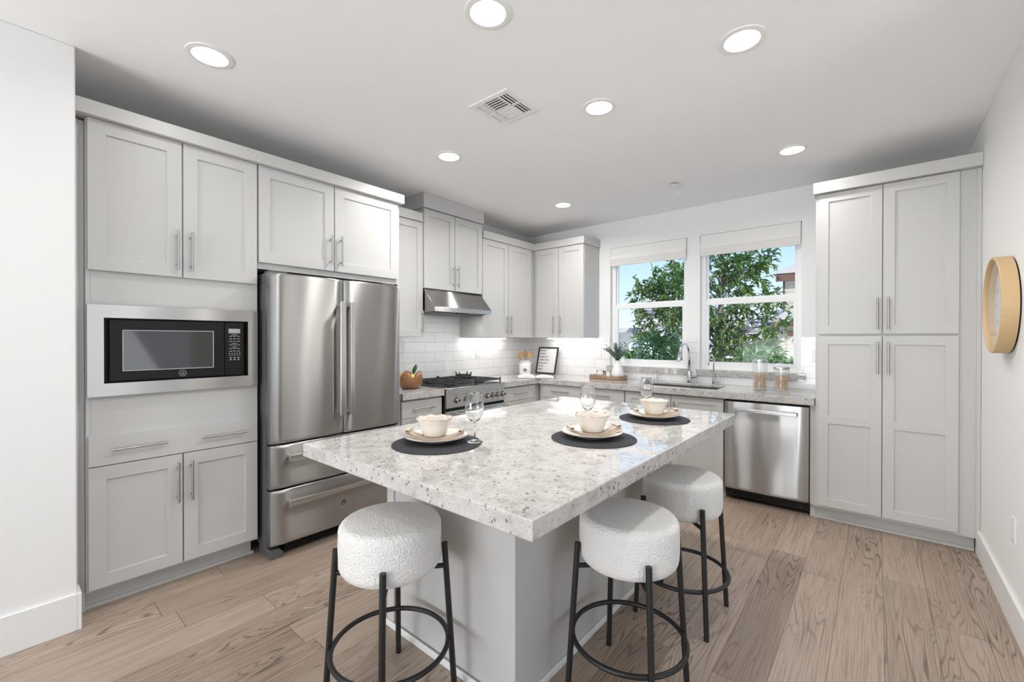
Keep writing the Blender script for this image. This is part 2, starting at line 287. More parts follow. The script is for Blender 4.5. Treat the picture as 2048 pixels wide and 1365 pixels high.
# ================================================================== geometry helpers
def mapW(a, b_, c): return Vector((a, b_, c))
def mapL(a, d, z): return Vector((d, a, z))          # left run: a along +Y, d towards +X
def mapB(a, d, z): return Vector((a, -d, z))         # back run: a along +X, d towards -Y
class G:
    def __init__(s, tf=mapW): s.bm = bmesh.new(); s.tf = tf
    def v(s, *p): return s.bm.verts.new(s.tf(*p))
    def face(s, vs):
        try: return s.bm.faces.new(vs)
        except ValueError: return None
    def box(s, x0, x1, y0, y1, z0, z1):
        p = [s.v(x, y, z) for x in (x0, x1) for y in (y0, y1) for z in (z0, z1)]
        for q in ((0, 1, 3, 2), (4, 6, 7, 5), (0, 4, 5, 1), (2, 3, 7, 6), (0, 2, 6, 4), (1, 5, 7, 3)): s.face([p[i] for i in q])
        return s
    def ring_loft(s, rings, closed=True, cap=True):
        vs = [[s.v(*p) for p in r] for r in rings]; n = len(vs[0])
        for a, b_ in zip(vs, vs[1:]):
            for i in range(n if closed else n-1): s.face((a[i], a[(i+1) % n], b_[(i+1) % n], b_[i]))
        if cap: s.face(vs[0][::-1]); s.face(vs[-1])
        return s
    def prism(s, poly, axis, lo, hi):
        def P(u, w, h): return {'x': (h, u, w), 'y': (u, h, w), 'z': (u, w, h)}[axis]
        return s.ring_loft([[P(u, w, lo) for u, w in poly], [P(u, w, hi) for u, w in poly]])
    def tube(s, path, r, seg=10, cap=True, closed=False):
        path = [Vector(p) for p in path]; rs = r if isinstance(r, (list, tuple)) else [r]*len(path); rings = []; n = len(path)
        up = None
        for i, p in enumerate(path):
            if closed: d = path[(i+1) % n]-path[i-1]
            else: d = (path[min(i+1, n-1)]-path[max(i-1, 0)])
            d.normalize()
            if up is None: up = Vector((0, 0, 1)) if abs(d.z) < .9 else Vector((1, 0, 0))
            x = d.cross(up); x.normalize(); up2 = x.cross(d); up2.normalize(); up = up2
            rings.append([p+(x*math.cos(2*PI*k/seg)+up2*math.sin(2*PI*k/seg))*rs[i] for k in range(seg)])
        if closed: rings.append(rings[0]); s.ring_loft(rings, cap=False)
        else: s.ring_loft(rings, cap=cap)
        return s
    def cyl(s, p0, p1, r, seg=16, r2=None): return s.tube([p0, p1], [r, r if r2 is None else r2], seg)
    def lathe(s, prof, c=(0, 0, 0), seg=40, mod=None, closed=False):
        vs = []
        for i, (r, z) in enumerate(prof):
            ring = []
            for k in range(seg):
                a = 2*PI*k/seg; rr, zz = (r, z) if mod is None else mod(r, z, a)
                ring.append(s.v(c[0]+rr*math.cos(a), c[1]+rr*math.sin(a), c[2]+zz))
            vs.append(ring)
        pr = list(zip(vs, vs[1:])) + ([(vs[-1], vs[0])] if closed else [])
        for a, b_ in pr:
            for k in range(seg): s.face((a[k], a[(k+1) % seg], b_[(k+1) % seg], b_[k]))
        if not closed:
            s.face(vs[0][::-1]); s.face(vs[-1])
        return s
    def torus(s, c, Rr, r, axis='z', seg=48, sg=10):
        pts = []
        for k in range(seg):
            a = 2*PI*k/seg; u, w = Rr*math.cos(a), Rr*math.sin(a)
            pts.append(Vector({'z': (u, w, 0), 'x': (0, u, w), 'y': (u, 0, w)}[axis])+Vector(c))
        return s.tube(pts, r, sg, closed=True)
    def grid_front(s, xc, zc, deep, dfront, dback, dpanel):
        """slab facing +d with recessed cells; xc, zc cut lists; deep = set of (i,j) recessed"""
        dep = lambda i, j: dpanel if (i, j) in deep else dfront
        nx, nz = len(xc)-1, len(zc)-1
        for i in range(nx):
            for j in range(nz):
                d = dep(i, j); s.face([s.v(xc[i], d, zc[j]), s.v(xc[i+1], d, zc[j]), s.v(xc[i+1], d, zc[j+1]), s.v(xc[i], d, zc[j+1])])
                if i+1 < nx and dep(i+1, j) != d:
                    d2 = dep(i+1, j); s.face([s.v(xc[i+1], d, zc[j]), s.v(xc[i+1], d2, zc[j]), s.v(xc[i+1], d2, zc[j+1]), s.v(xc[i+1], d, zc[j+1])])
                if j+1 < nz and dep(i, j+1) != d:
                    d2 = dep(i, j+1); s.face([s.v(xc[i], d, zc[j+1]), s.v(xc[i+1], d, zc[j+1]), s.v(xc[i+1], d2, zc[j+1]), s.v(xc[i], d2, zc[j+1])])
        for i in range(nx):
            for z, j in ((zc[0], 0), (zc[-1], nz-1)): s.face([s.v(xc[i], dfront, z), s.v(xc[i+1], dfront, z), s.v(xc[i+1], dback, z), s.v(xc[i], dback, z)])
        for j in range(nz):
            for x in (xc[0], xc[-1]): s.face([s.v(x, dfront, zc[j]), s.v(x, dfront, zc[j+1]), s.v(x, dback, zc[j+1]), s.v(x, dback, zc[j])])
        for i in range(nx):
            for j in range(nz): s.face([s.v(xc[i], dback, zc[j]), s.v(xc[i+1], dback, zc[j]), s.v(xc[i+1], dback, zc[j+1]), s.v(xc[i], dback, zc[j+1])])
        bmesh.ops.remove_doubles(s.bm, verts=s.bm.verts, dist=1e-5)
        bmesh.ops.dissolve_limit(s.bm, angle_limit=R(1), verts=s.bm.verts, edges=s.bm.edges)
        return s
    def build(s, name, material, parent=None, smooth=False, bevel=0, seg=2, recalc=True):
        if recalc: bmesh.ops.recalc_face_normals(s.bm, faces=s.bm.faces)
        if parent is not None:
            for v in s.bm.verts: v.co -= PLOC[parent.name]
        me = bpy.data.meshes.new(name); s.bm.to_mesh(me); s.bm.free()
        me.materials.append(material)
        for p in me.polygons: p.use_smooth = bool(smooth)
        if smooth and smooth != True: me.set_sharp_from_angle(angle=R(smooth))
        o = bpy.data.objects.new(name, me); COL.objects.link(o)
        if parent is not None: o.parent = parent; PLOC[o.name] = PLOC[parent.name]
        else: PLOC[o.name] = Vector((0, 0, 0))
        if bevel:
            b = o.modifiers.new('bevel', 'BEVEL'); b.width = bevel; b.segments = seg; b.limit_method = 'ANGLE'; b.angle_limit = R(35)
        return o
PLOC = {}
def thing(name, label, cat, loc=(0, 0, 0), group=None, rot=0):
    o = bpy.data.objects.new(name, None); COL.objects.link(o); o.location = loc; o.empty_display_size = .05
    o.rotation_euler[2] = rot
    o['label'] = label; o['category'] = cat
    if group: o['group'] = group
    PLOC[o.name] = Vector(loc) if not rot else Vector((0, 0, 0))
    return o
def local(o): PLOC[o.name] = Vector((0, 0, 0)); return o       # parts are given in the thing's own frame
def tag(o, label, cat, group=None, kind=None):
    o['label'] = label; o['category'] = cat
    if group: o['group'] = group
    if kind: o['kind'] = kind
    return o
def struct(o): o['kind'] = 'structure'; return o
def dup(root, loc, rot, label, group=None):
    r = root.copy(); COL.objects.link(r); r.location = loc; r.rotation_euler = (0, 0, rot); r['label'] = label
    if group: r['group'] = group
    for ch in root.children:
        c_ = ch.copy(); COL.objects.link(c_); c_.parent = r
        for g_ in ch.children:
            d_ = g_.copy(); COL.objects.link(d_); d_.parent = c_
    return r
def text_mesh(body, size, origin, ux, uy, name, material, parent, depth=.0006, align='LEFT', font_off=0):
    cu = bpy.data.curves.new(name, 'FONT'); cu.body = body; cu.size = size; cu.extrude = depth; cu.align_x = align; cu.align_y = 'CENTER' if align == 'CENTER' else 'TOP_BASELINE'; cu.resolution_u = 2
    cu.offset = font_off
    o = bpy.data.objects.new('tmp', cu); COL.objects.link(o)
    bpy.context.view_layer.update()
    me = bpy.data.meshes.new_from_object(o.evaluated_get(bpy.context.evaluated_depsgraph_get()))
    bpy.data.objects.remove(o); bpy.data.curves.remove(cu)
    ux = Vector(ux).normalized(); uy = Vector(uy).normalized(); uz = ux.cross(uy)
    base = PLOC[parent.name]
    for v in me.vertices: v.co = Vector(origin)+ux*v.co.x+uy*v.co.y+uz*v.co.z-base
    me.materials.clear(); me.materials.append(material); me.name = name
    q = bpy.data.objects.new(name, me); COL.objects.link(q); q.parent = parent; PLOC[q.name] = base
    return q

# ================================================================== room shell
H = 2.717
struct(G().box(-.15, 6.1, -8.5, .15, -.12, 0).build('floor', M['floor']))
struct(G().box(-.15, 6.1, -8.5, .15, H, H+.15).build('ceiling', M['ceiling']))
struct(G().box(-.15, 0, -8.5, .15, 0, H).build('wall_left', M['wall']))
struct(G().box(0, .712, -8.35, -4.372, 0, H).build('wall_partition', M['wall'], bevel=.006))
struct(G().box(4.073, 4.20, -2.35, .0, 0, H).build('wall_right', M['wall'], bevel=.004))
struct(G().box(5.9, 6.1, -8.35, -6.6, 0, H).box(5.9, 6.1, -2.6, 0, 0, H).box(5.9, 6.1, -6.6, -2.6, 0, .25).box(5.9, 6.1, -6.6, -2.6, 2.6, H).build('wall_hall', M['wall']))
struct(G().box(.0, .7, -8.5, -8.35, 0, H).box(3.9, 5.9, -8.5, -8.35, 0, H).box(.7, 3.9, -8.5, -8.35, 0, .12).box(.7, 3.9, -8.5, -8.35, 2.55, H).build('wall_rear', M['wall']))
# back wall with its two window openings
W1 = (1.19, 2.062, 1.055, 2.412); W2 = (2.19, 3.056, 1.055, 2.412)
g = G()
g.box(0, W1[0], 0, .15, 0, H).box(W1[1], W2[0], 0, .15, 0, H).box(W2[1], 6.1, 0, .15, 0, H)
for w in (W1, W2): g.box(w[0], w[1], 0, .15, 0, w[2]).box(w[0], w[1], 0, .15, w[3], H)
bmesh.ops.remove_doubles(g.bm, verts=g.bm.verts, dist=1e-5)
struct(g.build('wall_back', M['wall']))
# baseboards
struct(G().box(.712, .727, -8.3, -4.372, 0, .172).box(.62, .727, -4.372, -4.3575, 0, .172).build('baseboard_partition', M['trim'], bevel=.003))
struct(G().box(4.056, 4.073, -2.35, -.60, 0, .155).build('baseboard_right', M['trim'], bevel=.003))
# tile backsplash
TT = 1.376
struct(G().box(0, .008, -2.50, 0, .914, TT).build('trim_backsplash_left', M['tileL']))
struct(G().box(0.0, .008, -2.056, -1.270, TT, 1.66).build('trim_backsplash_hood', M['tileL']))
g = G()
for a, b_, c_, d_ in ((.008, 1.155, .914, TT), (1.155, 2.09, .914, .99), (2.09, 2.155, .914, TT), (2.155, 3.09, .914, .99), (3.09, 3.21, .914, TT)): g.box(a, b_, -.008, 0, c_, d_)
# slivers beside the jambs above the sills
g.box(1.155, W1[0], -.008, 0, 1.056, TT).box(W1[1], 2.09, -.008, 0, 1.056, TT).box(2.155, W2[0], -.008, 0, 1.056, TT).box(W2[1], 3.09, -.008, 0, 1.056, TT)
struct(g.build('trim_backsplash_back', M['tileB']))
# windows: vinyl single-hung frames with panes
def window(n, w):
    x0, x1, z0, z1 = w
    yo, yi = .115, .055
    g = G(); t = .042
    for a in ((x0, x0+t, z0, z1), (x1-t, x1, z0, z1)): g.box(a[0], a[1], yi, yo, a[2], a[3])
    g.box(x0+t, x1-t, yi, yo, z0, z0+t).box(x0+t, x1-t, yi, yo, z1-t, z1)
    fr = struct(g.build('window_%d' % n, M['vinyl'], bevel=.003))
    zm = 1.735; st = .026
    g = G()   # upper sash sits outside, lower sash inside
    g.box(x0+t, x1-t, .085, .108, zm-.0, zm+.040).box(x0+t, x0+t+st*.7, .085, .108, zm+.04, z1-t).box(x1-t-st*.7, x1-t, .085, .108, zm+.04, z1-t).box(x0+t, x1-t, .085, .108, z1-t-.03, z1-t)
    g.build('upper_sash', M['vinyl'], fr, bevel=.002)
    g = G()
    g.box(x0+t, x1-t, .06, .084, zm-.028, zm+.022).box(x0+t, x0+t+st, .06, .084, z0+t, zm-.028).box(x1-t-st, x1-t, .06, .084, z0+t, zm-.028).box(x0+t+st, x1-t-st, .06, .084, z0+t, z0+t+.035)
    g.build('lower_sash', M['vinyl'], fr, bevel=.002)
    G().box((x0+x1)/2-.03, (x0+x1)/2+.03, .058, .078, zm+.022, zm+.032).build('sash_lock', M['vinyl'], fr, bevel=.002)
    G().box(x0+t+.01, x1-t-.01, .095, .099, zm+.03, z1-t-.02).build('pane', M['pane'], fr)
    G().box(x0+t+.02, x1-t-.02, .070, .074, z0+t+.03, zm-.02).build('pane', M['pane'], fr)
window(1, W1); window(2, W2)
# unseen windows added behind the camera to let the fill lights in
def added_window(n, a0, a1, z0, z1, tf, d0, mull):
    g = G(tf)
    for i in range(mull+1):
        a = a0+(a1-a0)*i/mull; h = .03
        g.box(max(a-h, a0), min(a+h, a1), d0, d0+.06, z0, z1)
    g.box(a0, a1, d0, d0+.06, z0, z0+.06).box(a0, a1, d0, d0+.06, z1-.06, z1)
    fr = struct(g.build('window_%d' % n, M['vinyl']))
    G(tf).box(a0+.02, a1-.02, d0+.02, d0+.026, z0+.03, z1-.03).build('pane', M['pane'], fr)
added_window(3, .72, 3.88, .14, 2.53, lambda a, d, z: Vector((a, -8.43+d, z)), .02, 3)
added_window(4, -6.58, -2.62, .27, 2.58, lambda a, d, z: Vector((5.93+d, a, z)), .02, 3)

# ================================================================== cabinets
def bar_handle(tf, a, z0, z1, d, parent, name='handle', horiz=None):
    """round bar pull standing off plane d"""
    g = G(tf); so_ = .028; r = .0058
    if horiz is None:
        g2 = [(a, d+so_, z0), (a, d+so_, z1)]; posts = [(a, z0+.03), (a, z1-.03)]
        g.tube([tf(*p) for p in g2], r, 12) if False else None
        gg = G(); gg.cyl(tf(a, d+so_, z0), tf(a, d+so_, z1), r, 12)
        for pa, pz in posts: gg.cyl(tf(pa, d, pz), tf(pa, d+so_, pz), .0045, 10)
    else:
        a0, a1 = horiz; gg = G(); gg.cyl(tf(a0, d+so_, z0), tf(a1, d+so_, z0), r, 12)
        for pa in (a0+.03, a1-.03): gg.cyl(tf(pa, d, z0), tf(pa, d+so_, z0), .0045, 10)
    g.bm.free()
    return gg.build(name, M['nickel'], parent, smooth=40)
def door(tf, a0, a1, z0, z1, d, parent, handle=None, rails=(), rail=.062, name='door', flat=False, gap=.0015):
    a0 += gap; a1 -= gap; z0 += gap; z1 -= gap
    g = G(tf); s_ = rail
    if flat: g.box(a0, a1, d-.02, d, z0, z1)
    else:
        zc = [z0, z0+s_]
        for r0, r1 in rails: zc += [r0, r1]
        zc += [z1-s_, z1]
        g.grid_front([a0, a0+s_, a1-s_, a1], zc, {(1, j) for j in range(1, len(zc)-1, 2)}, d, d-.02, d-.009)
    o = g.build(name, M['cab'], parent, bevel=.0015)
    if handle:
        k = handle
        if k[0] == 'v': bar_handle(tf, k[1], k[2], k[3], d, o)
        else: bar_handle(tf, 0, k[3], 0, d, o, horiz=(k[1], k[2]))
    return o
CT = 2.519     # top of the crown
def shoe(g, a0, a1, d):
    """small base shoe at the floor in front of plane d"""
    g.prism([(a0, 0), (a1, 0), (a1, .018), (a0, .018)], 'y', d, d+.012)

# --- tall cabinet with the microwave
D0 = .594      # face frame plane of the deep units; doors end at .614
t = thing('tall_cabinet', 'tall light grey cabinet at far left holding the built-in microwave', 'cabinet', (.3, -3.95, 0))
g = G(mapL); A0, A1 = -4.330, -3.556
g.box(A0, A0+.018, .01, D0, .1, 2.445).box(A1-.018, A1, .01, D0, .1, 2.445)
g.box(A0+.018, A1-.018, .01, .028, .1, 2.445)
g.box(A0+.018, A1-.018, .028, D0, .1, 1.10).box(A0+.018, A1-.018, .028, D0, 1.50, 2.445)
g.box(A0+.018, A0+.055, D0-.02, D0, 1.10, 1.50).box(A1-.055, A1-.018, D0-.02, D0, 1.10, 1.50)
g.build('body', M['cab'], t, bevel=.0012)
G(mapL).box(-4.371, A0-.0005, .30, D0-.03, 0, 2.437).box(-4.371, -4.353, D0-.03, D0-.018, .1, 2.437).build('filler', M['cab'], t, bevel=.002)
g = G(mapL).box(-4.371+.001, -3.575, .40, .535, 0, .0995); g.box(-4.357+.005, -3.562, .535, .546, 0, .018)
g.build('toe_kick', M['cab'], t, bevel=.002)
door(mapL, -4.325, -3.944, 1.698, 2.447, .614, t, ('v', -3.968, 1.735, 1.955), rail=.067)
door(mapL, -3.941, -3.562, 1.698, 2.447, .614, t, ('v', -3.904, 1.735, 1.955), rail=.067)
o = G(mapL).box(-4.323, -3.563, D0, .614, .724, .876).build('drawer', M['cab'], t, bevel=.0015)
bar_handle(mapL, 0, .799, 0, .614, o, horiz=(-4.242, -4.016)); bar_handle(mapL, 0, .795, 0, .614, o, horiz=(-3.857, -3.630))
door(mapL, -4.325, -3.944, .113, .721, .614, t, ('v', -3.967, .458, .678), rail=.067)
door(mapL, -3.941, -3.562, .113, .721, .614, t, ('v', -3.905, .458, .678), rail=.067)
# --- microwave
t = thing('microwave', 'black built-in microwave framed by a stainless trim kit', 'microwave', (.35, -3.94, 1.1005))
G(mapL).box(-4.240, -3.640, .08, .565, 1.1005, 1.46).build('case', M['black'], t)
g = G(mapL); y0, y1, z0, z1 = -4.327, -3.5635, 1.070, 1.529; u0, u1, w0, w1 = -4.266, -3.617, 1.134, 1.464
g.grid_front([y0, u0, u1, y1], [z0, w0, w1, z1], set(), .618, .5945, .618)
bmesh.ops.delete(g.bm, geom=g.bm.faces[:], context='FACES'); g.bm.clear()
for a in ((y0, u0, z0, z1), (u1, y1, z0, z1), (u0, u1, z0, w0), (u0, u1, w1, z1)): g.box(a[0], a[1], .5945, .618, a[2], a[3])
bmesh.ops.remove_doubles(g.bm, verts=g.bm.verts, dist=1e-5)
g.build('trim_frame', M['steel2'], t)
G(mapL).box(u0+.001, u1-.001, .558, .566, w0+.001, w1-.001).build('recess_plate', M['black'], t)
dr = G(mapL).box(-4.246, -3.741, .567, .612, 1.142, 1.456).build('door', M['black'], t, bevel=.004)
G(mapL).box(-4.192, -3.800, .611, .6135, 1.196, 1.400).build('window', mat('microwave_window', (.045, .045, .044), .05, spec=.6), dr)
g = G(mapL)
for a in ((-4.196, -4.192, 1.192, 1.404), (-3.80, -3.796, 1.192, 1.404), (-4.192, -3.80, 1.192, 1.196), (-4.192, -3.80, 1.40, 1.404)): g.box(a[0], a[1], .611, .615, a[2], a[3])
g.build('window_bezel', M['silver'], dr)
def emblem(c, nrm, r, parent, dark=True):
    """round floral crest: disc, rim, petals and a lettered band. nrm 'x' only"""
    x, y, z = c
    g = G(); g.cyl((x, y, z), (x+.002, y, z), r, 32); d_ = g.build('badge', M['black'] if dark else M['darkgrey'], parent)
    g = G(); g.torus((x+.002, y, z), r*.95, r*.05, 'x', 40, 6)
    for k in range(10):
        a = 2*PI*k/10+.15
        if -.25 < math.sin(a)*.62 < .2 and False: continue
        g.cyl((x+.0015, y+r*.66*math.cos(a), z+r*.66*math.sin(a)), (x+.0035, y+r*.66*math.cos(a), z+r*.66*math.sin(a)), r*.075, 8)
    for k in range(5):
        a = 2*PI*k/5+PI/2
        g.cyl((x+.0015, y+r*.36*math.cos(a), z+r*.40*math.sin(a)), (x+.0035, y+r*.30*math.cos(a), z+r*.34*math.sin(a)), r*.07, 8)
    g.box(x+.0015, x+.0033, y-r*.25, y+r*.25, z-r*.50, z-r*.42)
    g.box(x+.0015, x+.0036, y-r*.42, y+r*.42, z-r*.05, z+r*.05)
    g.build('emblem_relief', M['silver'], d_)
    return d_
emblem((.6125, -3.944, 1.168), 'x', .0175, dr)
cp = G(mapL).box(-3.739, -3.640, .567, .610, 1.142, 1.456).build('control_panel', M['black'], t, bevel=.003)
G(mapL).box(-3.719, -3.658, .609, .6112, 1.392, 1.419).build('display', M['silver'], cp)
g = G(mapL)
def key(yc, zc, w, h): g.box(yc-w/2, yc+w/2, .6098, .6107, zc-h/2, zc+h/2)
key(-3.688, 1.383, .03, .003)
for zz in (1.374, 1.359, 1.344):
    for yy in (-3.708, -3.688, -3.667): key(yy, zz, .014, .0035)
key(-3.688, 1.331, .03, .003)
for yy in (-3.708, -3.688, -3.667): key(yy, 1.322, .016, .003)
key(-3.688, 1.309, .028, .003)
for zz in (1.300, 1.285):
    for yy in (-3.708, -3.688, -3.667): key(yy, zz, .015, .0035)
for zz in (1.272, 1.261):
    for k in range(5): key(-3.714+.0135*k, zz, .005, .005)
for zz in (1.246, 1.234):
    for yy in (-3.708, -3.688, -3.667): key(yy, zz, .010, .006)
g.build('keypad', M['silver'], cp)
G(mapL).box(-3.721, -3.658, .6095, .612, 1.158, 1.196).build('open_button', M['black'], cp, bevel=.001)
# --- cabinet over the refrigerator
t = thing('wall_cabinet', 'wide light grey two-door cabinet directly above the refrigerator', 'cabinet', (.3, -3.03, 1.8))
G(mapL).box(-3.555, -2.4985, .01, D0, 1.800, 2.445).build('body', M['cab'], t, bevel=.0015)
G(mapL).box(-2.518, -2.4985, .01, .60, 0, 1.7995).build('end_panel', M['cab'], t)
door(mapL, -3.555, -3.060, 1.838, 2.447, .614, t, ('v', -3.089, 1.876, 2.088), rail=.067)
door(mapL, -3.057, -2.524, 1.838, 2.447, .614, t, ('v', -3.014, 1.876, 2.094), rail=.067)
# crown over the deep left cabinets
o = G(mapL).box(-4.371, -2.485, .02, .649, 2.4475, CT).build('crown_moulding', M['cab'], bevel=.002)
tag(o, 'long flat crown moulding over the tall cabinet and refrigerator cabinet', 'moulding')

# --- refrigerator
t = thing('refrigerator', 'large stainless steel French-door refrigerator with two bottom drawers', 'refrigerator', (.38, -3.07, 0))
G(mapL).box(-3.534, -2.606, .06, .672, .055, 1.768).build('case', M['darkgrey'], t, bevel=.004)
def bowed(a0, a1, z0, z1, d0, d1, name):
    g = G(mapL); n = 14; bow = .006; rings = []
    prof = []
    for i in range(n+1):
        u = i/n; a = a0+(a1-a0)*u; x = abs(2*u-1)
        prof.append((a, d1-bow*x*x-(.010*max(0, (x-.92)/.08)**2)))
    zz = [(z0, -.006), (z0+.006, -.001), (z0+.02, 0), (z1-.02, 0), (z1-.006, -.001), (z1, -.006)]
    for z, e_ in zz: rings.append([(a, d+e_, z) for a, d in prof]+[(a1, d0, z), (a0, d0, z)])
    g.ring_loft(rings)
    return g.build(name, M['steel'], t, smooth=40)
def flat_handle(parent, tf, a, z0, z1, d, w=.034, horiz=None):
    g = G(tf)
    if horiz is None:
        g.box(a-w/2, a+w/2, d+.038, d+.056, z0, z1).box(a-w/2+.006, a+w/2-.006, d-.006, d+.038, z0+.012, z0+.032).box(a-w/2+.006, a+w/2-.006, d-.006, d+.038, z1-.032, z1-.012)
    else:
        g.box(horiz[0], horiz[1], d+.038, d+.056, z0, z1)
        for p in (horiz[0]+.006, horiz[1]-.026): g.box(p, p+.02, d-.006, d+.038, z0+.004, z1-.004)
    return g.build('handle', M['steelh'], parent, bevel=.003)
d1 = bowed(-3.538, -3.0665, .711, 1.766, .678, .757, 'door'); flat_handle(d1, mapL, -3.100, .838, 1.612, .752)
d2 = bowed(-3.0615, -2.602, .711, 1.766, .678, .757, 'door'); flat_handle(d2, mapL, -3.028, .838, 1.612, .752)
d3 = bowed(-3.538, -2.602, .433, .699, .678, .757, 'drawer'); flat_handle(d3, mapL, 0, .613, .640, .752, horiz=(-3.450, -2.690))
d4 = bowed(-3.538, -2.602, .082, .420, .678, .757, 'drawer'); flat_handle(d4, mapL, 0, .331, .358, .752, horiz=(-3.450, -2.690))
emblem((.7565, -3.070, .232), 'x', .0225, d4)
g = G(mapL).box(-3.44, -2.70, .60, .70, .018, .055)
for k in range(24): g.box(-3.42+k*.03, -3.40+k*.03, .70, .704, .024, .048)
g.build('base_grille', M['black'], t)
for a in (-3.534, -2.68): G(mapL).prism([(a, 0), (a+.075, 0), (a+.075, .03), (a+.055, .056), (a, .056)], 'y', .55, .735).build('foot', M['darkgrey'], t, bevel=.004)
for a in (-3.520, -2.72): G(mapL).box(a, a+.10, .60, .70, 1.768, 1.785).build('hinge_cover', M['darkgrey'], t, bevel=.003)
# --- upper cabinets of the left run
U0 = .329; UD = .349
def upper(name_label, a0, a1, z0, z1, tf, doors, depth=UD, extra=None):
    loc = tf((a0+a1)/2, .17, z0)
    t = thing('wall_cabinet', name_label, 'cabinet', loc)
    G(tf).box(a0, a1, .0095, depth-.02, z0, z1).build('body', M['cab'], t, bevel=.0015)
    for d in doors: door(tf, d[0], d[1], d[2], d[3], depth, t, d[4])
    return t
upper('narrow light grey wall cabinet with a single door between refrigerator and hood', -2.484, -2.060, 1.378, 2.437, mapL, [(-2.480, -2.061, 1.378, 2.437, ('v', -2.080, 1.412, 1.620))])
upper('raised two-door cabinet above the range hood reaching the ceiling', -2.0585, -1.2715, 1.832, 2.578, mapL, [(-2.058, -1.674, 1.832, 2.573, ('v', -1.700, 1.868, 2.080)), (-1.671, -1.283, 1.832, 2.573, ('v', -1.640, 1.868, 2.080))], .360)
upper('two-door wall cabinet in the corner right of the range hood', -1.270, -.330, 1.378, 2.437, mapL, [(-1.268, -.847, 1.378, 2.437, ('v', -.880, 1.413, 1.625)), (-.845, -.415, 1.378, 2.437, ('v', -.812, 1.413, 1.625))])
upper('two-door wall cabinet on the window wall left of the windows', .3305, 1.045, 1.378, 2.437, mapB, [(.362, .703, 1.378, 2.437, ('v', .641, 1.420, 1.630)), (.705, 1.044, 1.378, 2.437, ('v', .738, 1.420, 1.630))], .356)
o = G(mapL).box(-2.4835, -2.0735, .01, .366, 2.4385, CT).build('crown_moulding', M['cab'], bevel=.002); tag(o, 'short flat crown piece over the narrow cabinet left of the hood cabinet', 'moulding')
o = G(mapL).box(-2.072, -1.2710, .0, .374, 2.5785, H-.001).build('crown_moulding', M['cab'], bevel=.002); tag(o, 'tall flat crown piece on the hood cabinet touching the ceiling', 'moulding')
g = G().ring_loft([[(.01, -1.2685, z), (.366, -1.2685, z), (.366, -.373, z), (1.058, -.373, z), (1.058, -.01, z), (.01, -.01, z)] for z in (2.4385, CT)])
tag(g.build('crown_moulding', M['cab'], bevel=.002), 'L-shaped crown moulding over the two corner wall cabinets', 'moulding')
# --- range hood
t = thing('range_hood', 'slanted stainless steel under-cabinet range hood', 'range hood', (.25, -1.67, 1.612))
HY0, HY1 = -2.052, -1.292
g = G(); pf = [(.0095, 1.612), (.50, 1.612), (.50, 1.654), (.345, 1.8305), (.0095, 1.8305)]
g.ring_loft([[(x, HY0, z) for x, z in pf], [(x, HY1, z) for x, z in pf]])
g.build('shell', M['steel'], t, bevel=.002)
G().box(.498, .5035, HY0+.001, HY1-.001, 1.613, 1.653).build('front_lip', M['steel2'], t)
g = G()
for k in range(2): g.box(.06, .44, HY0+.04+k*.35, HY0+.37+k*.35, 1.606, 1.6115)
g.build('filter', M['sinksteel'], t)
for k in range(4): G().cyl((.475, -1.75+k*.045, 1.6115), (.475, -1.75+k*.045, 1.600), .009, 10).build('button', M['black'], t)
for a_ in (-1.87, -1.48):  # unseen lamps added to brighten the tile under the hood
    G().cyl((.40, a_, 1.6115), (.40, a_, 1.6075), .028, 20).build('added_hood_lens', M['lens'], t)
    L = bpy.data.lights.new('added_hood_light', 'AREA'); L.shape = 'DISK'; L.size = .05; L.energy = .9; L.color = LAMP
    o = bpy.data.objects.new('added_hood_light', L); COL.objects.link(o); o.parent = t; o.location = Vector((.40, a_, 1.605))-PLOC[t.name]
# --- under cabinet lights
for i, (a, lab) in enumerate((((.075, .105, -1.255, -.60), 'lit white strip light under the corner cabinet beside the hood'), ((.395, 1.035, -.135, -.105), 'lit white strip light under the window-wall cabinet'))):
    t = thing('under_cabinet_light', lab, 'light', ((a[0]+a[1])/2, (a[2]+a[3])/2, 1.363), 'under-cabinet strip lights')
    G().box(a[0]-.006, a[1]+.006, a[2]-.006, a[3]+.006, 1.369, 1.3778).build('housing', M['trim'], t)
    G().box(a[0], a[1], a[2], a[3], 1.362, 1.3688).build('diffuser', M['led'], t)
    L = area('strip_lamp', ((a[0]+a[1])/2, (a[2]+a[3])/2, 1.3605), (0, 0, -1), .03, .03, LED_W, LAMP)
    L.rotation_euler = (0, 0, 0); L.data.size = a[1]-a[0]; L.data.size_y = a[3]-a[2]
    L.parent = t; L.location = Vector((0, 0, -.0025))
# --- base cabinets
def base(label, a0, a1, tf, parts, body_top=.857, hollow=False, toe=(None, None), D=.62):
    t = thing('base_cabinet', label, 'cabinet', tf((a0+a1)/2, .3, 0))
    g = G(tf)
    if hollow: g.box(a0, a0+.018, .01, D-.02, .1, body_top).box(a1-.018, a1, .01, D-.02, .1, body_top).box(a0+.018, a1-.018, .01, D-.02, .1, .118).box(a0+.018, a1-.018, D-.04, D-.02, .118, body_top)
    else: g.box(a0, a1, .01, D-.02, .1, body_top)
    g.build('body', M['cab'], t, bevel=.0015)
    g = G(tf); g.box(a0, a1, .30, D-.085, 0, .0995).box(a0, a1, D-.085, D-.074, 0, .018)
    g.build('toe_kick', M['cab'], t)
    for p in parts:
        if p[0] == 'door': door(tf, p[1], p[2], p[3], p[4], D, t, p[5], name='door')
        else:
            o = G(tf).box(p[1]+.0015, p[2]-.0015, D-.02, D, p[3], p[4]).build('drawer', M['cab'], t, bevel=.0015)
            for h in p[5]: bar_handle(tf, 0, h[2], 0, D, o, horiz=(h[0], h[1]))
    return t
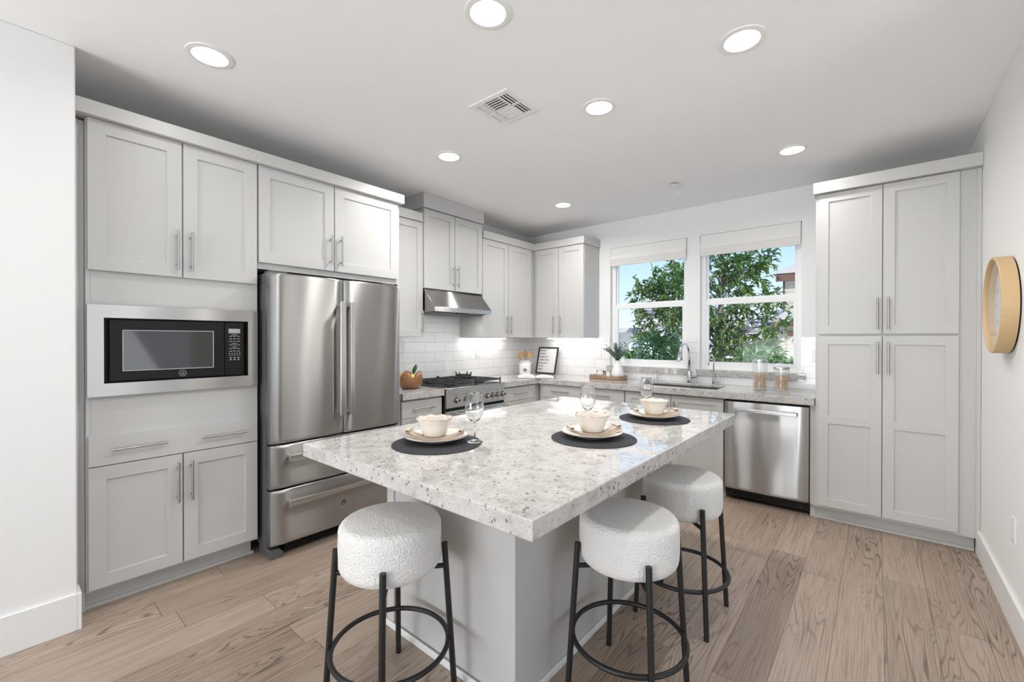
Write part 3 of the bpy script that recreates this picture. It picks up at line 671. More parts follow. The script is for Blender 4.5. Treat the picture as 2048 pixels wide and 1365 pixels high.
base('light grey drawer base between refrigerator and range', -2.497, -2.064, mapL, [('drawer', -2.494, -2.067, .705, .845, [(-2.40, -2.16, .775)]), ('drawer', -2.494, -2.067, .41, .702, [(-2.40, -2.16, .63)]), ('drawer', -2.494, -2.067, .113, .407, [(-2.40, -2.16, .33)])])
base('light grey corner drawer base right of the range', -1.238, -.012, mapL, [('drawer', -1.236, -.70, .705, .845, [(-1.09, -.86, .775)]), ('door', -1.236, -.70, .113, .702, ('v', -1.20, .47, .68))])
base('wide drawer base on the window wall beside the inner corner', .622, 1.664, mapB, [('drawer', .665, 1.662, .705, .845, [(.80, 1.03, .778), (1.28, 1.51, .778)]), ('door', .665, 1.162, .113, .702, ('v', 1.13, .47, .68)), ('door', 1.165, 1.662, .113, .702, ('v', 1.20, .47, .68))])
base('two-door sink base cabinet left of the dishwasher', 1.666, 2.572, mapB, [('door', 1.672, 2.119, .113, .845, ('v', 2.085, .585, .795)), ('door', 2.122, 2.570, .113, .845, ('v', 2.156, .585, .795))], hollow=True)
# --- dishwasher
t = thing('dishwasher', 'stainless steel dishwasher with black kick plate', 'dishwasher', (2.88, -.3, 0))
G(mapB).box(2.582, 3.178, .02, .60, .06, .850).build('case', M['black'], t)
g = G(mapB); n = 16; rings = []
for z, e_ in ((.106, -.008), (.112, -.002), (.13, 0), (.82, 0), (.838, -.002), (.843, -.008)):
    rings.append([(2.584+.592*i/n, .643-.004*abs(2*i/n-1)**2-.010*max(0, (abs(2*i/n-1)-.9)/.1)**2+e_, z) for i in range(n+1)]+[(3.176, .602, z), (2.584, .602, z)])
g.ring_loft(rings); dd = g.build('door', M['steel3'], t, smooth=40)
flat_handle(dd, mapB, 0, .765, .792, .642, horiz=(2.655, 3.105))
g = G(mapB).box(2.586, 3.178, .45, .585, .03, .104)
g.build('kick_plate', M['black'], t, bevel=.002)
for a in (2.62, 3.12): G(mapB).box(a-.014, a-.010, .585, .588, .0561, .09).box(a+.010, a+.014, .585, .588, .0561, .09).box(a-.014, a+.014, .585, .588, .052, .056).build('kick_plate_clip', M['darkgrey'], t)
for a in (2.64, 3.12):
    for y in (.12, .43): G().cyl((a, -y, 0), (a, -y, .06), .016, 10).build('leveling_foot', M['black'], t)
# --- pantry
t = thing('pantry_cabinet', 'tall light grey four-door pantry cabinet against the right wall', 'cabinet', (3.64, -.3, 0))
g = G(mapB).box(3.2165, 4.072, .01, .64, .1, 2.437)
g.build('body', M['cab'], t, bevel=.0015)
G(mapB).box(3.2165, 4.055, .25, .575, 0, .0995).box(3.19, 4.055, .575, .587, 0, .018).box(3.181, 3.2160, .20, .585, 0, .0995).build('toe_kick', M['cab'], t, bevel=.002)
G(mapB).box(3.1815, 3.2160, .01, .612, .1, .8570).build('filler', M['cab'], t)
G(mapB).box(4.052, 4.072, .64, .652, .1, 2.437).build('scribe_trim', M['cab'], t, bevel=.002)
door(mapB, 3.233, 3.599, 1.396, 2.447-.012, .66, t, ('v', 3.574, 1.427, 1.648))
door(mapB, 3.601, 3.975, 1.396, 2.447-.012, .66, t, ('v', 3.631, 1.427, 1.648))
door(mapB, 3.233, 3.599, .119, 1.384, .66, t, ('v', 3.574, 1.117, 1.340), rails=[(.737, .797)])
door(mapB, 3.601, 3.975, .119, 1.384, .66, t, ('v', 3.631, 1.117, 1.340), rails=[(.737, .797)])
G(mapB).box(3.205, 4.072, .01, .696, 2.4385, CT).build('crown', M['cab'], t, bevel=.002)

# ================================================================== counters
g = G()
o = G(mapL).box(-2.4975, -2.053, .0085, .641, .8585, .914).build('countertop', M['granite'], bevel=.003)
tag(o, 'short pale granite countertop with the wooden fruit bowl', 'countertop')
SX0, SX1, SY0, SY1 = 1.75, 2.485, -.52, -.165      # sink cut-out
g = G(); xs = [.0085, .621, .641, SX0, SX1, 3.213]; ys = [-1.255, -.661, -.641, SY0, SY1, -.0085]
def cell(i, j):          # underside height of the slab in this cell, None where there is no stone
    if not (0 <= i < 5 and 0 <= j < 5) or (j == 0 and i > 1) or (i == 3 and j == 3): return None
    return .8585 if (j == 0 and i == 1) or (j == 1 and i >= 1) else .892
for i in range(5):
    for j in range(5):
        zb_ = cell(i, j)
        if zb_ is None: continue
        P = lambda x, y, z: g.v(x, y, z)
        x0, x1, y0, y1 = xs[i], xs[i+1], ys[j], ys[j+1]
        for z in (zb_, .914): g.face([P(x0, y0, z), P(x1, y0, z), P(x1, y1, z), P(x0, y1, z)])
        for di, dj, pts in ((-1, 0, ((x0, y0), (x0, y1))), (1, 0, ((x1, y0), (x1, y1))), (0, -1, ((x0, y0), (x1, y0))), (0, 1, ((x0, y1), (x1, y1)))):
            o_ = cell(i+di, j+dj); zt_ = .914 if o_ is None else o_
            if zt_ <= zb_: continue
            (ax, ay), (bx, by) = pts
            lv = [zb_, .892, .914] if zb_ < .892 and zt_ > .9 else [zb_, zt_]
            for z0_, z1_ in zip(lv, lv[1:]): g.face([P(ax, ay, z0_), P(bx, by, z0_), P(bx, by, z1_), P(ax, ay, z1_)])
bmesh.ops.remove_doubles(g.bm, verts=g.bm.verts, dist=1e-5); bmesh.ops.dissolve_limit(g.bm, angle_limit=R(1), verts=g.bm.verts, edges=g.bm.edges)
tag(g.build('countertop', M['granite'], bevel=.003), 'long L-shaped pale granite countertop under the windows with the sink', 'countertop')
t = thing('sink', 'undermount grey steel sink set into the counter below the windows', 'sink', (2.12, -.34, .66))
g = G(); th = .003
x0, x1, y0, y1 = SX0-.004, SX1+.004, SY0-.004, SY1+.004
g.box(x0, x1, y0, y1, .66, .663).box(x0, x0+th, y0, y1, .663, .8915).box(x1-th, x1, y0, y1, .663, .8915).box(x0+th, x1-th, y0, y0+th, .663, .8915).box(x0+th, x1-th, y1-th, y1, .663, .8915)
g.build('basin', M['sinksteel'], t); G().cyl((2.12, -.34, .663), (2.12, -.34, .666), .045, 24).build('drain', M['chrome'], t)
for lab, w in (('granite window sill under the left window', (1.155, 2.09)), ('granite window sill under the right window', (2.155, 3.09))):
    g = G().box(w[0], w[1], -.022, -.0005, .9905, 1.0545)
    ww = W1 if w[0] < 2 else W2
    tag(g.build('window_sill', M['granite'], bevel=.002), lab, 'window sill')
# --- blinds
for ww, lab in ((W1, 'raised white woven roman blind in the left window'), (W2, 'raised white woven roman blind in the right window')):
    x0, x1 = ww[0]+.006, ww[1]-.006
    t = thing('roman_blind', lab, 'blind', ((x0+x1)/2, .0, 2.19), 'roman blinds')
    G().box(x0+.004, x1-.004, .004, .045, 2.372, 2.409).build('headrail', M['vinyl'], t)
    g = G()
    pf = [(-.006, 2.408), (-.006, 2.318), (-.010, 2.314), (-.010, 2.298), (.003, 2.298), (.003, 2.3715), (.003, 2.405)]
    g.prism([(y, z) for y, z in pf], 'x', x0, x1); g.build('valance', M['blind'], t, bevel=.001)
    for k in range(4):
        z1 = 2.310-.020*k; y_ = -.020+.006*k; zb = 2.262-.0205*k
        g = G(); g.prism([(y_, z1-.004), (y_-.004, (z1+zb)/2), (y_-.002, zb+.003), (y_+.004, zb), (y_+.010, zb+.004), (y_+.008, z1-.004)], 'x', x0-.0, x1)
        g.build('fabric_fold', M['blind'], t, smooth=60)

# ================================================================== range
t = thing('range', 'stainless steel gas range with six knobs under the hood', 'range', (.33, -1.66, 0))
RY0, RY1 = -2.048, -1.262
G().box(.02, .640, RY0+.003, RY1-.003, .06, .905).build('body', M['steel2'], t)
g = G(); g.box(.012, .668, RY0, RY1, .9055, .917); g.build('cooktop', M['steel2'], t, bevel=.002)
G().box(.012, .05, RY0, RY1, .917, .945).build('backguard', M['steel2'], t, bevel=.002)
G().box(.07, .640, RY0+.03, RY1-.03, .917, .9195).build('burner_tray', M['black'], t)
G().box(.640, .668, RY0+.002, RY1-.002, .868, .9055).build('front_rim', M['steelh'], t, bevel=.003)
cpn = G().prism([(.640, .742), (.662, .742), (.655, .868), (.640, .868)], 'y', RY0+.004, RY1-.004).build('control_panel', M['steelh'], t, bevel=.0015)
for ky in (-1.930, -1.805, -1.520, -1.447, -1.374, -1.301):
    g = G(); g.cyl((.655, ky, .805), (.664, ky, .805), .027, 24).cyl((.664, ky, .805), (.676, ky, .805), .017, 20)
    kk = g.build('knob', M['darkgrey'], t, smooth=40)
    G().cyl((.676, ky, .805), (.700, ky, .805), .017, 20, .0155).build('knob_ring', M['chrome'], kk, smooth=40)
    G().cyl((.700, ky, .805), (.7015, ky, .805), .010, 16).build('knob_cap', M['black'], kk)
g = G()
for ky in (-1.520, -1.447, -1.374, -1.301): g.box(.6575, .6585, ky-.006, ky+.006, .848, .852)
for ky in (-1.930, -1.805): g.box(.6575, .6585, ky-.008, ky+.008, .846, .850).box(.6575, .6585, ky-.008, ky+.008, .853, .856)
for ky in (-1.520, -1.447, -1.374): g.box(.6605, .6625, ky-.022, ky+.022, .757, .760)
g.build('panel_marking', M['ink'], cpn)
emblem((.657, -1.700, .815), 'x', .033, cpn)
G().box(.640, .655, RY0+.01, RY1-.01, .715, .735).build('gap_strip', M['black'], t)  # black strip standing in for the shaded gap above the oven door
od = G().box(.640, .668, RY0+.004, RY1-.004, .19, .714).build('oven_door', M['steelh'], t, bevel=.003)
g = G().prism([(-1.985, .30), (-1.325, .30), (-1.325, .60), (-1.36, .63), (-1.95, .63), (-1.985, .60)], 'x', .667, .670); g.build('oven_window', M['black_gloss'], od)
g = G().cyl((.712, -1.95, .685), (.712, -1.36, .685), .011, 14)
for y in (-1.93, -1.38): g.cyl((.666, y, .685), (.712, y, .685), .008, 10)
g.build('handle', M['steelh'], od, smooth=40)
G().box(.62, .650, RY0+.01, RY1-.01, .075, .18).build('storage_panel', M['steel2'], t)
for x in (.1, .58):
    for y in (RY0+.06, RY1-.06): G().cyl((x, y, 0), (x, y, .06), .018, 12).build('foot', M['black'], t)
for bx in (.20, .49):
    for by in (RY0+.20, RY1-.20):
        g = G().cyl((bx, by, .9195), (bx, by, .930), .05, 24).cyl((bx, by, .930), (bx, by, .938), .038, 24); bb = g.build('burner', M['iron'], t, smooth=40)
        G().cyl((bx, by, .938), (bx, by, .941), .030, 20).build('burner_cap', M['black'], bb)
for gy0, gy1 in ((RY0+.035, -1.658), (-1.652, RY1-.035)):
    g = G(); zt, zb, w = .962, .948, .006
    for y in (gy0, (gy0+gy1)/2-w, gy1-2*w): g.box(.075, .635, y, y+2*w, zb, zt)
    for x in (.075, .345-w, .635-2*w): g.box(x, x+2*w, gy0, gy1, zb, zt)
    for bx in (.20, .49):
        cy = (gy0+gy1)/2
        for sx_ in (-1, 1): g.box(bx+sx_*.045-w, bx+sx_*.045+w, cy-.12, cy-.04, zb, zt).box(bx+sx_*.045-w, bx+sx_*.045+w, cy+.04, cy+.12, zb, zt)
    for x in (.078, .628):
        for y in (gy0+.004, gy1-.008): g.box(x-.002, x+.008, y-.004, y+.008, .9195, zt+.012)
    g.build('grate', M['iron'], t, bevel=.0015)
# wok ring on the back burner grate
g = G(); wc = Vector((.300, -1.50, .963))
g.torus(wc+Vector((0, 0, .008)), .085, .008, 'z', 36, 8).torus(wc+Vector((0, 0, .026)), .078, .006, 'z', 36, 8)
for k in range(4):
    a = PI/4+k*PI/2-.45; p = wc+Vector((.078*math.cos(a), .078*math.sin(a), .003)); q = wc+Vector((.092*math.cos(a), .092*math.sin(a), .058))
    g.tube([p, p+Vector((0, 0, .028)), q], [.009, .009, .006], 6)
tag(g.build('wok_ring', M['iron'], smooth=40), 'black cast iron wok ring on the back burner grate', 'wok ring')

# ================================================================== sink fittings
t = thing('faucet', 'tall chrome gooseneck kitchen faucet behind the sink', 'faucet', (2.115, -.085, .914))
G().cyl((2.115, -.085, .914), (2.115, -.085, .920), .033, 24).cyl((2.115, -.085, .920), (2.115, -.085, 1.035), .025, 24, .024).build('base', M['chrome'], t, smooth=40)
pts = [Vector((2.115, -.085, 1.03)), Vector((2.115, -.085, 1.20))]
for k in range(1, 15):
    a = PI*k/14*.93; pts.append(Vector((2.115-.022*k/14, -.085-.105*(1-math.cos(a)), 1.20+.115*math.sin(a))))
G().tube(pts, .0125, 14).build('spout', M['chrome'], t, smooth=True)
p = pts[-1]; dv = (pts[-1]-pts[-2]).normalized()
G().tube([p-dv*.002, p+dv*.01, p+dv*.085], [.0135, .0165, .0185], 16).tube([p+dv*.085, p+dv*.092], [.0165, .016], 16).build('spray_head', M['chrome'], t, smooth=50)
g = G().cyl((2.135, -.085, .975), (2.19, -.09, .983), .018, 16).tube([(2.185, -.09, .985), (2.175, -.092, 1.02), (2.165, -.094, 1.045)], [.008, .007, .006], 10)
g.build('lever', M['chrome'], t, smooth=40)
t = thing('filter_faucet', 'small slim chrome filtered-water tap right of the main faucet', 'faucet', (2.345, -.08, .914))
G().cyl((2.345, -.08, .914), (2.345, -.08, .918), .022, 20).cyl((2.345, -.08, .918), (2.345, -.08, .985), .0145, 20).build('base', M['chrome'], t, smooth=40)
pts = [Vector((2.345, -.08, .98)), Vector((2.345, -.08, 1.14))]
for k in range(1, 13):
    a = PI*k/12; pts.append(Vector((2.345-.012*k/12, -.08-.062*(1-math.cos(a)), 1.14+.07*math.sin(a))))
pts.append(pts[-1]-Vector((0, 0, .03)))
G().tube(pts, .0062, 12).build('spout', M['chrome'], t, smooth=True)
G().cyl((2.355, -.08, .945), (2.40, -.082, .945), .011, 14).tube([(2.393, -.082, .945), (2.393, -.083, 1.0)], [.005, .004], 8).build('lever', M['chrome'], t, smooth=40)
t = thing('air_gap', 'short chrome cylinder on the counter left of the faucet', 'air gap', (1.77, -.085, .914))
g = G().lathe([(.024, 0), (.024, .004), (.0195, .006), (.0195, .062), (.017, .066), (0.001, .066)], (1.77, -.085, .914), 24); g.build('cap', M['chrome'], t, smooth=40)

# ================================================================== wall plates
def plate(loc, nrm, label, kind='outlet', group=None):
    t = thing('wall_outlet', label, 'outlet', loc, group)
    tf = {'x': lambda a, d, z: Vector((loc[0]+d, loc[1]+a, loc[2]+z)), '-y': lambda a, d, z: Vector((loc[0]+a, loc[1]-d, loc[2]+z)), '-x': lambda a, d, z: Vector((loc[0]-d, loc[1]-a, loc[2]+z))}[nrm]
    G(tf).box(-.036, .036, 0, .006, -.059, .059).build('cover_plate', M['ceramic'], t, bevel=.002)
    g = G(tf)
    for z in (-.021, .021): g.box(-.016, .016, .006, .008, z-.015, z+.015)
    g.build('socket', M['trim'], t, bevel=.001)
    g = G(tf)
    for z in (-.021, .021): g.box(-.008, -.005, .008, .0084, z-.004, z+.006).box(.005, .008, .008, .0084, z-.004, z+.006)
    g.build('slot', M['grout'], t)
    return t
plate((.008, -.995, 1.20), 'x', 'white wall outlet on the tile right of the range')
plate((1.045, -.008, 1.198), '-y', 'white wall outlet on the tile left of the vase')
plate((3.172, -.008, 1.212), '-y', 'white wall outlet on the tile beside the pantry')
plate((4.073, -1.527, .457), '-x', 'white wall outlet low on the right wall')

# ================================================================== counter objects
# wooden fruit bowl, petal lobed
bc = (.36, -2.215, .914)
def petal(r, z, a):
    k = abs(math.cos(2.5*(a-.25))) ; lift = (z/.15)
    return r*(1-.10*(1-k)*min(1, lift*1.4)), z*(1-.42*(1-k)**1.5) if z > .03 else z
prof = [(.002, 0), (.062, 0), (.080, .012), (.104, .045), (.117, .085), (.119, .125), (.108, .155), (.100, .152), (.107, .122), (.105, .088), (.093, .050), (.070, .020), (.002, .014)]
o = G().lathe(prof, bc, 80, petal).build('fruit_bowl', M['bowlwood'], smooth=True)
tag(o, 'brown wooden petal-shaped fruit bowl on the short counter beside the refrigerator', 'bowl')
def lemon(loc, rx, rz, label):
    t = local(thing('lemon', label, 'lemon', loc, 'lemons in the wooden bowl')); t.rotation_euler = (rx, 0, rz)
    g = G().lathe([(.001, -.045), (.007, -.042), (.012, -.036), (.026, -.022), (.030, 0), (.026, .022), (.012, .036), (.006, .043), (.001, .046)], (0, 0, 0), 24)
    g.build('peel', M['lemon'], t, smooth=True); return t
lemon((.408, -2.232, 1.012), 1.3, .5, 'yellow lemon in front in the notch of the wooden bowl')
lemon((.33, -2.255, 1.020), 1.2, -.6, 'yellow lemon at the left of the wooden bowl')
t = lemon((.325, -2.165, 1.000), 1.0, 2.2, 'lemon with the dark green leaf at the back of the wooden bowl')
t.rotation_euler = (0, 0, 0)
g = G(); n = 8; rows = []
for i in range(n+1):
    u = i/n; w = .021*math.sin(PI*min(1, u*.97+.03))**.8; c_ = Vector((.0+.012*u, .012+.022*u, .035+.095*u))
    rows.append([g.v(*(c_+Vector((.766, .643, .2))*-w)), g.v(*(c_+Vector((.006, -.006, 0)))), g.v(*(c_+Vector((.766, .643, .2))*w))])
for a, b_ in zip(rows, rows[1:]):
    for k in range(2): g.face((a[k], a[k+1], b_[k+1], b_[k]))
o = g.build('leaf', M['leafdark'], t, smooth=True); sm = o.modifiers.new('s', 'SOLIDIFY'); sm.thickness = .001
# utensil jar
jc = (.165, -.305, .914)
t = thing('utensil_jar', 'white ceramic jar with lug handles holding wooden spoons', 'jar', jc)
G().lathe([(.001, 0), (.066, 0), (.072, .006), (.073, .115), (.066, .135), (.055, .145), (.055, .160), (.060, .166), (.060, .176), (.053, .176), (.050, .160), (.050, .14), (.066, .11), (.064, .012), (.001, .01)], jc, 40).build('body', M['ceramic'], t, smooth=35)
dirr = Vector((.766, .643, 0)); fwd = Vector((.643, -.766, 0))
for s_ in (-1, 1):
    c_ = Vector(jc)+dirr*s_*.068+Vector((0, 0, .142)); g = G(); g.tube([c_-dirr*s_*.018+Vector((0, 0, .008)), c_+dirr*s_*.008+Vector((0, 0, .008)), c_+dirr*s_*.014, c_+dirr*s_*.008-Vector((0, 0, .010)), c_-dirr*s_*.008-Vector((0, 0, .012))], .006, 8); g.build('lug', M['ceramic'], t, smooth=True)
g = G(); c_ = Vector(jc)+fwd*.0735+Vector((0, 0, .06))
for k in range(6):
    a = PI*k/6+.26; d_ = dirr*math.cos(a)*.02+Vector((0, 0, math.sin(a)*.02))
    g.tube([c_-d_, c_+d_], .0012, 6)
    for s_ in (-1, 1): q = c_+d_*s_*1.0; g.tube([q-d_.normalized()*.003-fwd*0, q+d_.normalized()*.003], .003, 6)
g.build('flower_motif', M['darkgrey'], t)
for k, (dx, rr, lab) in enumerate(((-.036, -.30, 'wooden spoon leaning left in the white jar'), (.0, .02, 'wooden spoon upright in the middle of the white jar'), (.036, .30, 'wooden spoon leaning right in the white jar'))):
    b_ = Vector(jc)-dirr*dx*.2+fwd*(.0, -.015, .015)[k]+Vector((0, 0, .016)); up = (Vector((0, 0, 1))*math.cos(rr)+dirr*math.sin(rr)).normalized()
    g = G(); sd_ = up.cross(fwd).normalized(); ln_ = .29 if k == 1 else .285
    g.tube([b_, b_+up*.20], [.006, .005], 10)
    rings = []
    for i in range(11):
        u = i/10; w = .031*math.sqrt(max(0.0, 1-(2*u-1)**2))*(1.08-.25*(1-u)) + .001; cc = b_+up*(.190+.100*u)+fwd*(-.004*math.sin(PI*u))
        rings.append([cc+sd_*w*math.cos(2*PI*j/14)+fwd*(.006*math.sin(2*PI*j/14)*(.3+w/.03)) for j in range(14)])
    g.ring_loft(rings)
    tag(g.build('wooden_spoon', M['spoonwood'], smooth=60), lab, 'spoon', 'wooden spoons in the jar')
# framed sign leaning on the back wall
fx0, fw_, fh = .205, .30, .345; tilt = R(14)
t = thing('framed_sign', 'black framed coffee menu sign leaning on the tile in the corner', 'sign', (fx0+fw_/2, -.14, .914))
def fmap(a, d, z): return Vector((fx0+a, -.125-d*math.cos(tilt)+z*math.sin(tilt), .9185+z*math.cos(tilt)+d*math.sin(tilt)))
g = G(fmap); w = .016
for a in ((0, w, 0, fh), (fw_-w, fw_, 0, fh), (w, fw_-w, 0, w), (w, fw_-w, fh-w, fh)): g.box(a[0], a[1], 0, .018, a[2], a[3])
g.build('frame', M['blackmetal'], t, bevel=.001)
sh = G(fmap).box(w, fw_-w, .002, .008, w, fh-w).build('sheet', M['paper'], t)
ux = Vector((1, 0, 0)); uy = Vector((0, math.sin(tilt), math.cos(tilt)))
lines = ['MOCHA', 'EXPRESS', 'AMERICANO', 'CAPPUCCINO', 'MACCHIATO', 'LATTE', 'MOKA']
tx = []
for i, s_ in enumerate(lines):
    text_mesh(s_, .0235, fmap(w+.014, .0083, fh-.054-i*.040), ux, uy, 'lettering', M['darkgrey'], sh, .0004, font_off=.0006)
# open book
bkc = Vector((.555, -.600, .914)); bx_ = dirr; by_ = Vector((-.643, .766, 0))
t = thing('open_book', 'open book lying on the counter in front of the white jar', 'book', tuple(bkc))
def bmap(a, b_, z): return bkc+bx_*a+by_*b_+Vector((0, 0, z))
G(bmap).box(-.212, -.004, -.13, .13, .0, .004).box(.004, .212, -.13, .13, .0, .004).box(-.004, .004, -.13, .13, .0, .003).build('cover', M['darkgrey'], t, bevel=.001)
for s_, hh in ((-1, .036), (1, .024)):
    n = 14; top = [(s_*(.005+.2*i/n), .008+hh*(math.sin(PI*min(1, (i/n)*.98+.02)*.9)**.8)*(1-.55*i/n)) for i in range(n+1)]
    pf = top+[(s_*.205, .0045), (s_*.005, .0045)]
    g = G(bmap); g.ring_loft([[(a, -.126, z) for a, z in pf], [(a, .126, z) for a, z in pf]]); pb = g.build('page_block', M['paper'], t, smooth=30)
# scalloped tray with vase and mugs
tcx, tcy = 1.270, -.205
def tmap(a, b_, z): return Vector((tcx+a, tcy+b_, .914+z))
g = G(tmap); n = 120
def oval(k, inset, z):
    a = 2*PI*k/n; ca, sa = math.cos(a), math.sin(a); e_ = .45
    x = (.205-inset)*math.copysign(abs(ca)**e_, ca); y = (.105-inset)*math.copysign(abs(sa)**e_, sa); return (x, y, z)
wavez = lambda k: .040+.006*math.sin(2*PI*k/n*26)
rings = [[oval(k, .006, 0) for k in range(n)], [oval(k, 0, .004) for k in range(n)], [oval(k, 0, wavez(k)-.002) for k in range(n)], [oval(k, .003, wavez(k)) for k in range(n)], [oval(k, .011, wavez(k)) for k in range(n)], [oval(k, .014, .014) for k in range(n)]]
g.ring_loft(rings)
tag(g.build('serving_tray', M['traywood'], smooth=40), 'brown wooden tray with scalloped rim on the counter left of the sink', 'tray')
vc = (1.385, -.205, .9285)
o = G().lathe([(.001, 0), (.052, 0), (.062, .008), (.068, .035), (.066, .060), (.054, .105), (.040, .145), (.031, .172), (.030, .188), (.033, .196), (.028, .196), (.025, .186), (.026, .172), (.04, .12), (.05, .05), (.001, .03)], vc, 40).build('vase', M['ceramic'], smooth=40)
tag(o, 'white teardrop ceramic vase on the wooden tray', 'vase')
t = thing('eucalyptus_bunch', 'bunch of grey-green eucalyptus sprigs in the white vase', 'plant', (vc[0], vc[1], vc[2]+.04))
gs, gl_ = G(), G(); rs = random.Random(3)
def leaf(g, p, d, nrm, L, w, fold=.25):
    d = d.normalized(); s_ = d.cross(nrm)
    if s_.length < 1e-3: s_ = d.cross(Vector((1, .3, .2)))
    s_.normalize(); nn = s_.cross(d)
    a = g.v(*p); m1 = p+d*L*.45; tip = g.v(*(p+d*L-nn*L*.08)); c_ = None
    l1 = g.v(*(m1+s_*w*.5+nn*w*fold)); r1 = g.v(*(m1-s_*w*.5+nn*w*fold))
    g.face((a, l1, tip)); g.face((a, tip, r1))
for k in range(64):
    base_ = Vector((vc[0], vc[1], vc[2]+.05)); neck = Vector((vc[0]+rs.uniform(-.014, .014), vc[1]+rs.uniform(-.014, .014), vc[2]+.185))
    az = rs.uniform(0, 2*PI); sp = rs.uniform(.10, .98); L = rs.uniform(.10, .215)
    if k < 7: az = rs.uniform(PI*.86, PI*1.14); sp = rs.uniform(.75, 1.0); L = rs.uniform(.20, .26)
    d_ = Vector((math.cos(az)*math.sin(sp), math.sin(az)*math.sin(sp)*.6, math.cos(sp))); pts = [base_, neck]
    for i in range(1, 7): pts.append(neck+d_*L*i/6+Vector((0, 0, .02*math.sin(PI*i/6)))+Vector((rs.uniform(-1, 1), rs.uniform(-1, 1), rs.uniform(-1, 1)))*.003)
    gs.tube(pts, .0012, 5)
    for i in range(2, len(pts)-1):
        for q in range(5):
            p = pts[i].lerp(pts[i+1], rs.random()); dd_ = Vector((rs.uniform(-1, 1), rs.uniform(-1, 1), rs.uniform(-.3, 1)))+d_*.6
            leaf(gl_, p, dd_, Vector((rs.uniform(-1, 1), rs.uniform(-1, 1), rs.uniform(-1, 1))), rs.uniform(.012, .019), rs.uniform(.007, .011))
gs.build('stems', M['leafdark'], t); gl_.build('leaves', M['euca'], t, recalc=False)
for i, (p, lab) in enumerate((((1.155, -.175, .9285), 'clear glass mug at the left end of the wooden tray'), ((1.265, -.215, .9285), 'clear glass mug on the tray beside the vase'))):
    t = thing('glass_mug', lab, 'mug', p, 'glass mugs on the tray')
    G().lathe([(.001, 0), (.034, 0), (.037, .004), (.040, .075), (.0385, .077), (.0365, .075), (.034, .010), (.001, .008)], p, 28).build('cup', M['glass'], t, smooth=40)
    c_ = Vector(p)+Vector((-.037, -.012, .040)); g = G(); g.tube([c_+Vector((-.022*math.sin(PI*k/8), -.008*math.sin(PI*k/8), .024*math.cos(PI*k/8))) for k in range(9)], .004, 8); g.build('handle', M['glass'], t, smooth=True)
# pasta canisters
for i, (p, hh, fill, lab) in enumerate((((2.785, -.300, .914), .268, .150, 'taller glass canister of pasta on the counter left of the shorter one'), ((2.948, -.300, .914), .208, .140, 'shorter glass canister of pasta on the counter near the pantry'))):
    t = thing('canister', lab, 'canister', p, 'pasta canisters')
    G().lathe([(.001, 0), (.054, 0), (.060, .006), (.060, hh-.016), (.0565, hh-.016), (.0565, .010), (.052, .006), (.001, .006)], p, 40).build('jar', M['frost'], t, smooth=40)
    G().lathe([(.001, hh-.020), (.054, hh-.020), (.054, hh-.0155), (.061, hh-.0155), (.061, hh-.004), (.058, hh), (.001, hh)], p, 40).build('lid', M['steelh'], t, smooth=40)
    g = G(); rs = random.Random(11+i)
    for k in range(420):
        rr = .046*math.sqrt(rs.random()); a = rs.uniform(0, 2*PI); c_ = Vector((p[0]+rr*math.cos(a), p[1]+rr*math.sin(a), p[2]+.013+rs.random()*(fill-.02)))
        d_ = Vector((rs.uniform(-1, 1), rs.uniform(-1, 1), rs.uniform(-.6, .6))).normalized(); s_ = d_.cross(Vector((0, 0, 1))).normalized()
        q = [c_-d_*.009, c_+s_*.003, c_+d_*.009]
        ok = all(((v_.x-p[0])**2+(v_.y-p[1])**2) < .0495**2 and v_.z > p[2]+.0125 for v_ in q)
        if ok: g.tube(q, .0034, 5)
    o = g.build('pasta', M['pasta'], smooth=True)
    tag(o, 'short golden pasta filling the taller canister' if i == 0 else 'short golden pasta filling the shorter canister', 'pasta', kind='stuff')

# ================================================================== island
t = thing('island', 'light grey kitchen island base under the granite top', 'island', (2.18, -2.6, 0))
IX0, IX1, IY0, IY1 = 1.790, 2.568, -3.407, -1.86
g = G().box(IX0, IX1, IY0, IY1, 0, .8585); g.build('body', M['cab'], t, bevel=.002)
g = G()
g.box(IX0-.001, IX0+.045, IY0-.008, IY0-.0002, .0, .858).box(IX0-.008, IX0-.0002, IY0-.008, IY0+.05, 0, .858)
g.build('corner_trim', M['cab'], t, bevel=.0015)
g = G(); g.box(IX0-.008, IX1+.011, IY0-.020, IY0-.0082, 0, .028).box(IX1+.0002, IX1+.012, IY0-.0081, IY1, 0, .028)
g.build('base_shoe', M['trim'], t, bevel=.004)
o = G().box(1.700, 2.928, -3.776, -1.780, .8588, .914).build('island_countertop', M['granite'], bevel=.004)
tag(o, 'large polished pale granite island countertop', 'countertop')

